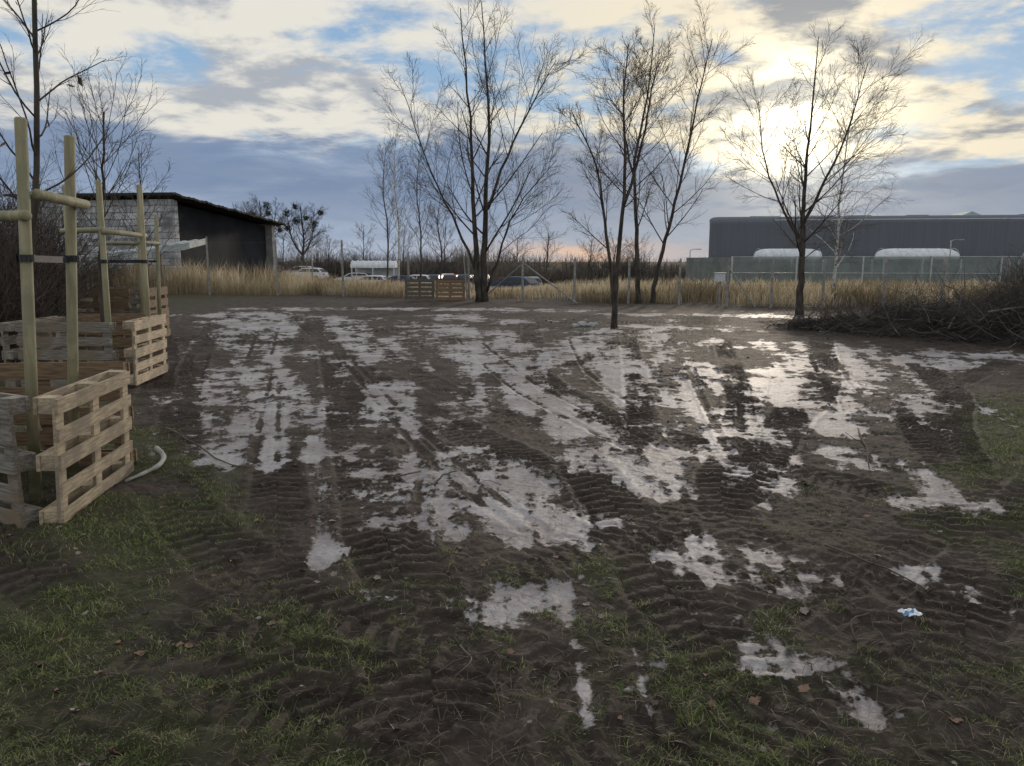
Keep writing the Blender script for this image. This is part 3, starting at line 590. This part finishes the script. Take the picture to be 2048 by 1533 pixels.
for z_ in (.55,.95):
    bb=Buf(); p0=a0+dd*9+nn*.1; p1=a1+nn*.1; bb.tube(np.array([(*p0,H-1.25-z_),(*p1,H-1.25-z_)])-O,.05,6); bb.obj('gutter_pipe',WHP,wh)
for s_,w_ in ((6,5),(14,5),(20,4),(28.5,3.4),(36,3.6),(44,3.2),(47.5,3.2),(55,4),(66,4)):
    bb=Buf(); p=a0+dd*s_+nn*5; p2=p+dd*w_; zt=H-1.25; tri=s_ in (36,47.5,55); hh_=.75 if tri else .3; e1=.48 if tri else .95; e0=.42 if tri else .1
    v=[(*p,zt),(*p2,zt),(*(p2+nn*6),zt),(*(p+nn*6),zt),(*(p+dd*w_*e0),zt+hh_),(*(p+dd*w_*e0+nn*6),zt+hh_),(*(p+dd*w_*e1),zt+hh_),(*(p+dd*w_*e1+nn*6),zt+hh_)]
    bb.add(np.array(v)-O,q=[[0,1,6,4],[4,6,7,5],[1,2,7,6],[0,4,5,3],[3,5,7,2]]); bb.obj('skylight',GLS if tri else WH,wh)
for cx,w_ in ((37.4,9.4),(53.8,11.2),(72,11)):
    c=np.array([cx,104.5-(cx-29)*.13]); bb=Buf(); N=20; K=12; v=[]
    for i_ in range(N+1):
        t=-1+2*i_/N; s_=(1-abs(t)**8)**.5 if abs(t)<1 else 0.02
        for j in range(K+1):
            a=math.pi*j/K; v.append((c[0]+t*w_/2,c[1]-1.7*math.cos(a)*max(s_,.05),1.9+1.4*math.sin(a)*max(s_,.05)))
    q=[[i_*(K+1)+j,(i_+1)*(K+1)+j,(i_+1)*(K+1)+j+1,i_*(K+1)+j+1] for i_ in range(N) for j in range(K)]
    bb.add(np.array(v)-O,q=q)
    for t in np.linspace(-.85,.85,6): bb.tube(np.array([(c[0]+t*w_/2,c[1]-1.72*math.cos(a),1.9+1.42*math.sin(a)) for a in np.linspace(0,math.pi,13)])-O,.025,4)
    for t in (-.9,0,.9):
        for yy_ in (-1.6,1.6): bb.box(np.array([c[0]+t*w_/2,c[1]+yy_,.32])-O,(.2,.2,3.15))
    bb.obj('barrel_canopy',WHP,wh,True)
# ------------------------------------------------------------------ noise barrier
NBG=pmat('barrier_panel',(.21,.255,.245),(.28,.325,.31),1.2,.35,0,alpha=.55); NBF=pmat('barrier_frame',(.42,.44,.42),(.55,.57,.55),3,.5,0)
NBL=pmat('barrier_base',(.15,.17,.155),(.22,.24,.215),1.5,.7,.2)
nb=empty('noise_barrier',(16,56,-1.25),label='green panelled noise barrier with pale posts and rails',category='noise barrier'); O=np.array([16,56,-1.25])
p0=np.array([16.2,56.]); p1=np.array([52.,50.]); NP=8
for i_ in range(NP+1):
    p=p0+(p1-p0)*i_/NP; bb=Buf(); bb.box(np.array([*p,.35])-O,(.10,.16,3.25)); bb.obj('post',NBF,nb)
    if i_<NP:
        c=p0+(p1-p0)*(i_+.5)/NP; an=math.atan2(p1[1]-p0[1],p1[0]-p0[0]); R=[[math.cos(an),-math.sin(an),0],[math.sin(an),math.cos(an),0],[0,0,1]]; L=np.linalg.norm(p1-p0)/NP
        for zz_ in (1.35,.2): bb=Buf(); bb.box(np.array([*c,zz_])-O,(L-.12,.05,1.1),R); bb.obj('glass_panel',NBG,nb)
        bb=Buf(); bb.box(np.array([*c,-.85])-O,(L-.12,.1,.95),R); bb.obj('base_panel',NBL,nb)
        for zz_,h_ in ((1.93,.05),(.775,.04)): bb=Buf(); bb.box(np.array([*c,zz_])-O,(L-.12,.09,h_),R); bb.obj('rail',NBF,nb)
pp=np.array([14.2,62.]); 
wall('solid_panel',pp,p0+np.array([-.1,0.1]),-1.3,1.9,1.9,.1,NBL,nb,O)
# ------------------------------------------------------------------ cars
def carmat(n,c,met=.0): 
    m,nt,P=newmat(n); tcx=nd(nt,'ShaderNodeTexCoord').outputs['Object']; nn=NOI(nt,tcx,5,3)
    nt.links.new(MIX(nt,nn,c,tuple(a*.85 for a in c)),P.inputs['Base Color']); P.inputs['Roughness'].default_value=.6; P.inputs['Metallic'].default_value=met; P.inputs['Specular IOR Level'].default_value=.35; return m
CW=carmat('white_car_paint',(.82,.83,.85),0); CB=carmat('dark_car_paint',(.05,.08,.15)); CR=carmat('maroon_car_paint',(.14,.035,.035)); CS=carmat('silver_car_paint',(.35,.37,.40))
GLA=pmat('car_glass',(.01,.012,.015),(.02,.022,.025),2,.35,0); TYR=pmat('tyre_rubber',(.012,.012,.012),(.02,.02,.02),5,.8,0); RIM=pmat('alloy_rim',(.35,.35,.36),(.5,.5,.5),5,.4,0,metal=.5); LMP=pmat('lamp_lens',(.5,.5,.5),(.6,.6,.6),5,.4,0); TLM=pmat('tail_lamp_lens',(.3,.01,.01),(.4,.02,.02),5,.4,0)
def carset(paint):
    low=[(-2.15,.32),(-2.2,.6),(-2.1,.92),(-1.6,.98),(1.0,.98),(1.7,.9),(2.1,.76),(2.2,.55),(2.15,.3)]
    def arch(cx): return [(cx+.36*math.cos(a),.3+.36*math.sin(a)) for a in np.linspace(0,math.pi,7)]
    out=low+[(x,z) for x,z in arch(1.35)]+[(x,z) for x,z in arch(-1.3)]
    bb=Buf(); n=len(out)
    v=[(x,-.86+(.06 if z>.85 else 0)+(.1 if abs(x)>2.05 else 0),z) for x,z in out]+[(x,.86-(.06 if z>.85 else 0)-(.1 if abs(x)>2.05 else 0),z) for x,z in out]
    bb.add(v,q=[[i,(i+1)%n,n+(i+1)%n,n+i] for i in range(n)],ng=[list(range(n))[::-1],list(range(n,2*n))])
    cab=[(-2.02,.95),(-1.55,1.36),(-1.1,1.46),(.0,1.47),(.35,1.40),(1.15,.95)]; n=len(cab)
    v=[(x,-.8+(z-.95)*.36,z) for x,z in cab]+[(x,.8-(z-.95)*.36,z) for x,z in cab]
    bb.add(v,q=[[i,(i+1)%n,n+(i+1)%n,n+i] for i in range(n)],ng=[list(range(n))[::-1],list(range(n,2*n))])
    res=[]; me=build_mesh('body',bb); me.materials.append(paint); res.append(('body',me,None))
    bb=Buf()
    for sy in (-1,1):
        for poly in ([(-1.75,1.0),(-1.45,1.34),(-.55,1.38),(-.55,1.0)],[(-.48,1.0),(-.48,1.38),(.28,1.36),(.9,1.0)]):
            bb.add([(x,sy*(.812-(z-.95)*.36),z) for x,z in poly],ng=[[0,1,2,3]])
    def rq(x0,z0,x1,z1): 
        w0=.74-(z0-.95)*.36; w1=.74-(z1-.95)*.36; bb.add([(x0,-w0,z0),(x0,w0,z0),(x1,w1,z1),(x1,-w1,z1)],ng=[[0,1,2,3]])
    rq(1.13,.99,.41,1.39); rq(-2.0,1.0,-1.6,1.34)
    me=build_mesh('window',bb); me.materials.append(GLA); res.append(('window',me,None))
    bb=Buf(); bb.tube([(0,-.1,0),(0,-.09,0),(0,.09,0),(0,.1,0)],[.27,.31,.31,.27],16,True); me=build_mesh('tyre',bb); me.materials.append(TYR)
    b2=Buf(); b2.tube([(0,-.11,0),(0,.11,0)],.19,10,True); m2=build_mesh('rim',b2); m2.materials.append(RIM)
    for x in (-1.3,1.35):
        for y in (-.77,.77): res.append(('wheel',me,(x,y,.31,m2)))
    bb=Buf(); bb.box((0,0,0),(.1,.3,.12)); me=build_mesh('headlight',bb); me.materials.append(LMP)
    b3=build_mesh('tail_light',bb); b3.materials.append(TLM)
    for y in (-.6,.6): res.append(('headlight',me,(2.14,y,.66))); res.append(('tail_light',b3,(-2.14,y,.78)))
    return res
CSET={'w':carset(CW),'b':carset(CB),'r':carset(CR),'s':carset(CS)}
lab={'w':'white hatchback parked beyond the reeds','b':'dark blue car parked beyond the reeds','r':'dark red car parked beyond the reeds','s':'silver car parked beyond the reeds'}
def car(x,y,rz,k):
    z=float(drop(np.array([x]),np.array([y]))[0])
    o=empty('parked_car',(x,y,z),(0,0,r(rz)),label=lab[k],category='car',group='cars parked beyond the reeds')
    for nme,me,l in CSET[k]:
        if nme=='wheel':
            w=link('wheel',me,o,l[:3]); link('rim',l[3],w)
        else: link(nme,me,o,l)
for c in ((-22.6,84,170,'w'),(-24.6,88,175,'w'),(-28.5,92,95,'s'),(-14.3,76,172,'w'),(-11.4,75,176,'b'),(-10.4,80,175,'w'),(-8.2,82,80,'b'),(-6.4,82,82,'r'),(-4.9,83,78,'b'),(-7.3,87,80,'w'),(-.1,55,150,'b'),(-1.0,66,160,'r'),(1.6,70,100,'s'),(-17.5,84,175,'w'),(-3.2,83,80,'b')): car(*c)
ts=empty('arched_shelter',(-15.2,84,-1.25),label='white ribbed arched shelter in the parking area',category='shelter')
bb=Buf(); K=12; v=[(x,1.1*math.cos(a)*-1,2.15+.75*math.sin(a)) for x in (-2.4,2.4) for a in np.linspace(0,math.pi,K+1)]
bb.add(v,q=[[j,K+1+j,K+2+j,j+1] for j in range(K)],ng=[list(range(K+1)),list(range(K+1,2*K+2))])
for x in np.linspace(-2.4,2.4,9): bb.tube([(x,-1.12*math.cos(a),2.16+.78*math.sin(a)) for a in np.linspace(0,math.pi,K+1)],.04,4)
bb.obj('roof',WHP,ts)
for x in (-2.3,0,2.3):
    for y in (-1.08,1.08): bb=Buf(); bb.box((x,y,1.07),(.1,.08,2.15)); bb.obj('post',WHP,ts)
bb=Buf(); bb.box((0,-1.0,.75),(4.5,.03,1.1)); bb.obj('side_panel',WHP,ts)
bb=Buf(); bb.box((0,1.0,1.2),(4.5,.03,1.7)); bb.obj('back_panel',WHP,ts)
MET=pmat('pole_metal',(.3,.31,.32),(.42,.43,.44),4,.5,0,metal=.3)
def lamp(x,y,h,label,lbl='street_lamp'):
    o=empty(lbl,(x,y,-1.25),label=label,category='street lamp'); bb=Buf(); bb.tube([(0,0,0),(0,0,h*.6),(0,0,h)],[.09,.07,.05],8,True); bb.tube([(0,0,h-.05),(.4,0,h+.1),(.9,0,h+.12)],.04,6); bb.obj('pole',MET,o,True)
    bb=Buf(); bb.box((1.05,0,h+.1),(.55,.22,.1)); bb.obj('lamp_head',MET,o)
lamp(-26,99,6.5,'slim grey street lamp above parked cars'); lamp(-20.3,90,3.6,'short pale lamp post by parked cars'); lamp(46,80,5,'grey street lamp behind the noise barrier'); lamp(21.5,92,4.2,'grey street lamp beside the hedge'); lamp(-20.5,78,4.8,'slim pale lamp post near white cars')
o=empty('meter_box',(7.6,27.7,0),label='small white box on post beside the fence',category='utility box'); bb=Buf(); bb.box((0,0,1.02),(.34,.2,.3)); bb.box((0,-.003,1.185),(.4,.26,.03)); bb.obj('cabinet',WHP,o); bb=Buf(); bb.box((0,0,.4),(.06,.06,.93)); bb.obj('post',MET,o)
# ------------------------------------------------------------------ brush heap
rg=np.random.default_rng(99); bb=Buf(); cl3=[np.array([6.8,18.2]),np.array([8.2,16.8]),np.array([9.7,15.4]),np.array([11.3,14.4]),np.array([14.3,13.6])]
hts=[.12,.48,1.0,1.3,1.6]; wds=[.7,1.1,1.5,1.75,1.9]
BRUSH=[pmat('brush_twigs',(.038,.031,.027),(.12,.10,.088),2,.9,0),pmat('brush_branches',(.07,.06,.052),(.19,.165,.145),6,.85,0)]
def cen(t):
    f=t*4; j=min(int(f),3); u=f-j; return cl3[j]*(1-u)+cl3[j+1]*u, hts[j]*(1-u)+hts[j+1]*u, wds[j]*(1-u)+wds[j+1]*u
b2=Buf()
for i_ in range(7000):
    t=rg.uniform(0,1)**.8; c,h,w=cen(t); dv=rg.normal(0,.5,2)*w*.8; rr=np.linalg.norm(dv)/w
    ztop=h*max(0,1-rr**1.6)*(.8+.5*math.sin(t*23)*.3); z=ztop*rg.uniform(.25,1.2)+.02; L=rg.uniform(.35,1.4)*(.7+.5*h)
    a=rg.normal(-.5,.9) if rg.uniform()<.7 else rg.uniform(0,6.28); d=np.array([math.cos(a)*rg.choice([-1,1]),math.sin(a),rg.normal(.12,.42)])
    q=br(rg,np.array([c[0]+dv[0],c[1]+dv[1],z])-nrm(d)*L*.5*np.array([1,1,.3]),d,L,5,.16,0.0); q[:,2]=np.maximum(q[:,2],.01)
    r0=rg.choice([.0025,.0045,.01,.022],p=[.55,.32,.11,.02]); B_=b2 if r0>.009 else bb; B_.tube(q-np.array([10,16,0]),np.linspace(r0,r0*.4,6),3 if r0<.009 else 5)
    if rg.uniform()<.6: spawn(rg,q-np.array([10,16,0]),np.linspace(r0,r0*.4,6),3,.3,1,.6,lambda t:L*.35,3,.2,0,.7,bb,3,0,.0022)
bh=empty('brush_heap',(10,16,0),label='long heap of cut branches and brushwood on mud',category='brush heap'); bb.obj('brushwood',BRUSH[0],bh); b2.obj('cut_branches',BRUSH[1],bh)
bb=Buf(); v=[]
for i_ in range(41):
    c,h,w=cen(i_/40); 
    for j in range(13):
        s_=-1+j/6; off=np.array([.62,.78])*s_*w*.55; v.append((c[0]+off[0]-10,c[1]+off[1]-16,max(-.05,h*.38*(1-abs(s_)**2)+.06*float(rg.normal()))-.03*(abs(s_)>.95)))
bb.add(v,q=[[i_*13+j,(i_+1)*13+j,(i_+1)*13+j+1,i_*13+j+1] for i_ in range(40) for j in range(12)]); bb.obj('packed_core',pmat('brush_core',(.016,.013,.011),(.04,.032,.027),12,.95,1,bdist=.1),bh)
# ------------------------------------------------------------------ small things
LOG=pmat('bare_log',(.20,.19,.165),(.40,.38,.34),7,.8,.4,(1,1,1),bdist=.006)
o=empty('fallen_branch',(-2.75,5.5,0),label='thick crooked grey branch lying beside the pallets',category='branch'); bb=Buf(); p=catmull3([(-2.80,5.25,.03),(-2.76,5.42,.035),(-2.72,5.6,.05),(-2.75,5.76,.08),(-2.87,5.90,.11)],4)-np.array([-2.75,5.5,0])
bb.tube(p,np.linspace(.011,.024,len(p))+RG.normal(0,.0018,len(p)),10,True); bb.obj('wood',LOG,o,True)
def stick(pts,r0,label='thin dark twig lying on the mud',mat=None):
    P3=[]
    for x,y,dz in pts: P3.append((x,y,gz1(x,y)+dz))
    P3=catmull3(P3,3); B=P3[0].copy(); bb=Buf(); q=P3-B; q[1:-1]+=RG.normal(0,r0*.6,(len(q)-2,3)); R=np.linspace(r0,r0*.4,len(q)); bb.tube(q,R,6,True)
    if len(q)>6: spawn(RG,q,R,2,.3,.8,.7,lambda t:np.linalg.norm(q[-1]-q[0])*.25,3,.1,0,.6,bb,4,0,r0*.3)
    ob=bb.obj('fallen_twig',mat or TWIG,None,True,label=label,category='twig'); ob.location=B; ob['group']='twigs lying on the mud'
stick([(-.55,5.15,.02),(-.5,5.3,.05),(-.42,5.5,.03),(-.4,5.6,.02)],.008,'curved bare twig lying in a wet patch')
stick([(-3.3,7.0,.02),(-2.7,6.3,.03),(-2.3,5.8,.02),(-2.0,5.6,.02)],.009)
stick([(3.3,7.0,.02),(3.0,6.2,.03),(2.75,5.6,.02)],.009)
stick([(1.75,4.0,.02),(1.9,3.8,.03),(2.0,3.5,.02),(1.85,3.35,.02)],.006)
stick([(1.45,2.95,.01),(1.5,3.1,.04),(1.62,3.2,.03)],.006,'short reddish twig lying on the mud')
stick([(-.3,2.72,.02),(-.2,2.8,.03),(-.05,2.9,.02)],.005); stick([(-.22,2.95,.02),(-.16,2.78,.03),(-.22,2.66,.02)],.005)
stick([(-.7,5.55,.02),(-.95,5.2,.02)],.008); stick([(1.2,7.6,.02),(1.6,7.9,.03)],.01)
for _ in range(44):
    y=2.2*math.exp(random.random()*1.9); x=random.uniform(-.65,.65)*y; a=random.uniform(0,3.14); L=random.uniform(.06,.14)*(.5+y*.25)
    stick([(x,y,.008),(x+math.cos(a)*L*.5,y+math.sin(a)*L*.5,.012),(x+math.cos(a+.3)*L,y+math.sin(a+.3)*L,.008)],random.uniform(.002,.005))
LF=[pmat('fallen_leaf_a',(.16,.085,.055),(.28,.17,.12),20,.6,.2,bdist=.003),pmat('fallen_leaf_b',(.20,.16,.13),(.30,.25,.21),20,.6,.2,bdist=.003),pmat('fallen_leaf_c',(.05,.035,.028),(.1,.07,.05),20,.6,.2,bdist=.003)]
LM=[]
for k in range(6):
    bb=Buf(); n_=9; v=[]
    for i_ in range(n_):
        t=i_/(n_-1); w=.42*math.sin(math.pi*t**.8)*(1+.25*math.sin(i_*2.3+k)); c=.18*math.sin(t*3.1)*(1 if k%2 else -.6)
        for s_ in (-1,0,1): v.append((t-.5,s_*w,c*.6+abs(s_)*.16*(1+.4*math.sin(k+i_))+.03))
    bb.add(v,q=[[i_*3+j,(i_+1)*3+j,(i_+1)*3+j+1,i_*3+j+1] for i_ in range(n_-1) for j in range(2)]); me=build_mesh('fallen_leaf',bb,True); me.materials.append(LF[k%3]); LM.append(me)
lp=[(-1.3,2.26,.07,0),(-1.55,2.9,.05,0),(-1.35,2.92,.05,0),(-1.4,2.95,.04,3),(-.97,3.55,.05,1),(-.9,3.6,.04,4),(-.68,3.58,.045,1),(-1.5,3.95,.05,2),(-2.9,3.6,.045,4),(-2.95,4.2,.05,1),(.35,3.3,.04,4),(1.35,3.25,.05,1),(1.1,2.6,.05,3),(.9,2.55,.05,0),(-.4,2.35,.05,2),(-1.9,2.8,.06,2),(2.0,3.9,.05,4),(1.55,2.4,.05,0),(.42,2.75,.04,1),(-1.1,4.4,.05,4)]
for _ in range(150):
    y=2.1*math.exp(random.random()**1.2*1.4); lp.append((random.uniform(-.68,.68)*y,y,random.uniform(.018,.045),random.randrange(6)))
ll={0:'curled reddish brown fallen leaf on grass',1:'pale beige fallen leaf on mud',2:'dark rotten fallen leaf on mud'}
for x,y,s_,k in lp:
    o=link('fallen_leaf',LM[k],None,(x,y,gz1(x,y)+.004),(random.uniform(-.4,.4),random.uniform(-.4,.4),random.uniform(0,6.28)),label=ll[k%3],category='leaf',group='leaves fallen on the ground'); o.scale=(s_,s_,s_)
m,nt,P=newmat('wrapper_foil'); tcx=nd(nt,'ShaderNodeTexCoord').outputs['Object']; nn=NOI(nt,tcx,34,3,.5)
nt.links.new(MIX(nt,SS(nt,nn,.44,.5),(.10,.25,.42),(.75,.78,.82)),P.inputs['Base Color']); P.inputs['Roughness'].default_value=.35
bb=Buf(); NX,NY=9,6; v=[]
for i_ in range(NX):
    for j in range(NY): v.append((-.045+.09*i_/(NX-1)+RG.normal(0,.001),-.026+.052*j/(NY-1)+RG.normal(0,.001),.008+RG.normal(0,.002)+.004*math.sin(i_*1.7+j)))
bb.add(v,q=[[i_*NY+j,(i_+1)*NY+j,(i_+1)*NY+j+1,i_*NY+j+1] for i_ in range(NX-1) for j in range(NY-1)])
o=bb.obj('litter_wrapper',m,None,False,label='small crumpled blue and white wrapper on muddy grass',category='litter'); o.location=(1.79,3.17,gz1(1.79,3.17)+.008); o.rotation_euler=(.2,0,.15)
def lump(name,x,y,s_,mat,label,cat,group=None,fl=.6):
    bm=bmesh.new(); bmesh.ops.create_icosphere(bm,subdivisions=2,radius=1)
    for v_ in bm.verts: v_.co*=1+random.uniform(-.22,.22); v_.co.z*=fl
    me=bpy.data.meshes.new(name); bm.to_mesh(me); bm.free(); me.materials.append(mat); o=link(name,me,None,(x,y,gz1(x,y)+s_*fl*.2),(0,0,random.uniform(0,6)),label=label,category=cat); o.scale=(s_,s_*.8,s_)
    if group: o['group']=group
RUB=pmat('rubble',(.3,.3,.3),(.5,.5,.48),6,.9,.3); MUDC=pmat('mud_clod',(.03,.024,.02),(.085,.067,.054),10,.85,.6)
for x,y,s_ in ((1.75,18.7,.16),(1.95,18.5,.12),(1.55,18.4,.1),(2.1,18.9,.09)): lump('rubble_stone',x,y,s_,RUB,'pale lump of rubble on mud near a tree','stone','rubble near the tree')
for _ in range(110):
    y=2.4*math.exp(random.random()**.8*2.2); lump('mud_clod',random.uniform(-.62,.62)*y,y,random.uniform(.006,.015)*(.6+y*.12),MUDC,'dark lump of wet mud on rutted ground','mud lump','mud lumps')
# ------------------------------------------------------------------ sky and light
AZ,EL=r(20.0),r(8.6); sd=Vector((math.sin(AZ)*math.cos(EL),math.cos(AZ)*math.cos(EL),math.sin(EL)))
w=bpy.data.worlds.new('World'); SC.world=w; w.use_nodes=True; nt=w.node_tree; bg=nt.nodes['Background']
ge=nd(nt,'ShaderNodeTexCoord').outputs['Generated']; sp=nd(nt,'ShaderNodeSeparateXYZ'); nt.links.new(ge,sp.inputs[0]); X,Y,Z=sp.outputs
Zp=M(nt,'MAXIMUM',Z,0.0)
den=M(nt,'ADD',Zp,.16)
def cloudp(off,zz):
    cb=nd(nt,'ShaderNodeCombineXYZ'); setin(nt,cb.inputs[0],M(nt,'ADD',M(nt,'DIVIDE',X,den),off[0])); setin(nt,cb.inputs[1],M(nt,'ADD',M(nt,'DIVIDE',Y,den),off[1])); cb.inputs[2].default_value=zz; return cb.outputs[0]
pv=cloudp((0,0),6.1); pv2=cloudp((.05,.15),6.1)
def densf(p):
    return M(nt,'ADD',M(nt,'MULTIPLY',NOI(nt,p,1.65,10,.58,.3),.76),M(nt,'MULTIPLY',NOI(nt,p,5.6,8,.62,.3),.24))
dens=densf(pv); dens2=densf(pv2)
sky=nd(nt,'ShaderNodeTexSky'); sky.sky_type='NISHITA'; sky.sun_disc=False; sky.sun_elevation=EL; sky.sun_rotation=AZ
blue=MIX(nt,SS(nt,Z,.0,.5),(.34,.49,.64),(.17,.32,.56)); blue=MIX(nt,.004,blue,sky.outputs[0],'ADD')
vm=nd(nt,'ShaderNodeVectorMath',operation='DOT_PRODUCT'); nt.links.new(ge,vm.inputs[0]); vm.inputs[1].default_value=sd; dt=M(nt,'MAXIMUM',vm.outputs['Value'],0.)
cov=SS(nt,dens,.395,.52); thick=SS(nt,M(nt,'SUBTRACT',M(nt,'MULTIPLY',dens,1.0),M(nt,'MULTIPLY',M(nt,'SUBTRACT',dens,dens2),1.5)),.48,.64)
warm=SS(nt,dt,.90,1.0)
lit=MIX(nt,warm,(.79,.75,.66),(.90,.79,.58)); shd=MIX(nt,warm,(.40,.42,.455),(.33,.33,.335))
cc=MIX(nt,thick,lit,shd)
high=MIX(nt,M(nt,'MULTIPLY',cov,.93),blue,cc)
az=M(nt,'ARCTAN2',X,Y); cv2=nd(nt,'ShaderNodeCombineXYZ'); setin(nt,cv2.inputs[0],M(nt,'MULTIPLY',az,2.6)); setin(nt,cv2.inputs[1],M(nt,'MULTIPLY',Z,11.)); nb1=NOI(nt,cv2.outputs[0],1.9,9,.6,.3)
edge=M(nt,'ADD',Z,M(nt,'MULTIPLY',M(nt,'SUBTRACT',nb1,.5),.17))
edge=M(nt,'ADD',edge,M(nt,'MULTIPLY',SS(nt,az,.05,.35),.045))
bank=M(nt,'SUBTRACT',1.0,SS(nt,edge,.138,.168)); bank=M(nt,'MULTIPLY',bank,SS(nt,Y,-.2,.4))  # cloud bank left out behind the camera so brighter sky lifts shadows
bcol=MIX(nt,SS(nt,Z,.0,.10),(.38,.44,.54),(.185,.255,.39)); bcol=MIX(nt,M(nt,'MULTIPLY',SS(nt,nb1,.45,.66),.6),bcol,(.34,.42,.55))
nb3=NOI(nt,cv2.outputs[0],5.,6,.6); bcol=MIX(nt,M(nt,'MULTIPLY',SS(nt,nb3,.45,.7),.3),bcol,(.17,.23,.35))
bcol=MIX(nt,M(nt,'MULTIPLY',warm,.5),bcol,(.36,.37,.39))
azg=M(nt,'MULTIPLY',M(nt,'SUBTRACT',az,.09),M(nt,'SUBTRACT',az,.09)); hg=M(nt,'POWER',2.718,M(nt,'MULTIPLY',azg,-70.))
hz=M(nt,'MULTIPLY',M(nt,'SUBTRACT',1.0,SS(nt,Z,.010,.036)),M(nt,'ADD',M(nt,'MULTIPLY',hg,.75),.05)); bcol=MIX(nt,M(nt,'MULTIPLY',hz,SS(nt,nb3,.3,.55)),bcol,(.82,.54,.36))
tot=MIX(nt,M(nt,'MULTIPLY',bank,.95),high,bcol)
mod=M(nt,'SUBTRACT',1.15,M(nt,'MULTIPLY',thick,.8))
modb=M(nt,'MULTIPLY',mod,M(nt,'SUBTRACT',1.,M(nt,'MULTIPLY',bank,.62)))
g1=M(nt,'MULTIPLY',M(nt,'MULTIPLY',M(nt,'POWER',dt,300.),1.2),modb); g2=M(nt,'MULTIPLY',M(nt,'MULTIPLY',M(nt,'POWER',dt,70.),.11),modb); g3=M(nt,'MULTIPLY',M(nt,'POWER',dt,2000.),1.2)
def addg(tot,g,c):
    vs=nd(nt,'ShaderNodeVectorMath',operation='SCALE'); vs.inputs[0].default_value=c; setin(nt,vs.inputs[3],g)
    va=nd(nt,'ShaderNodeVectorMath',operation='ADD'); nt.links.new(tot,va.inputs[0]); nt.links.new(vs.outputs[0],va.inputs[1]); return va.outputs[0]
tot=addg(tot,g1,(1.,.90,.64)); tot=addg(tot,g2,(1.,.86,.60)); tot=addg(tot,g3,(1.,.93,.7))
nt.links.new(tot,bg.inputs[0]); bg.inputs[1].default_value=1.06
sl=bpy.data.lights.new('sun','SUN'); sl.energy=1.7; sl.angle=r(5); sl.color=(1,.86,.70); so=bpy.data.objects.new('sun',sl); COL.objects.link(so); so.rotation_euler=sd.to_track_quat('Z','Y').to_euler()
cam=bpy.data.cameras.new('camera'); cam.lens=26.4; cam.sensor_width=36; cam.clip_end=8000; cam.clip_start=.05
co=bpy.data.objects.new('camera',cam); COL.objects.link(co); co.location=(0,0,1.6); co.rotation_euler=(r(90-9.2),0,0); SC.camera=co
SC.view_settings.view_transform='Standard'; SC.view_settings.look='None'; SC.view_settings.exposure=0
print('verts',sum(len(m.vertices) for m in bpy.data.meshes))
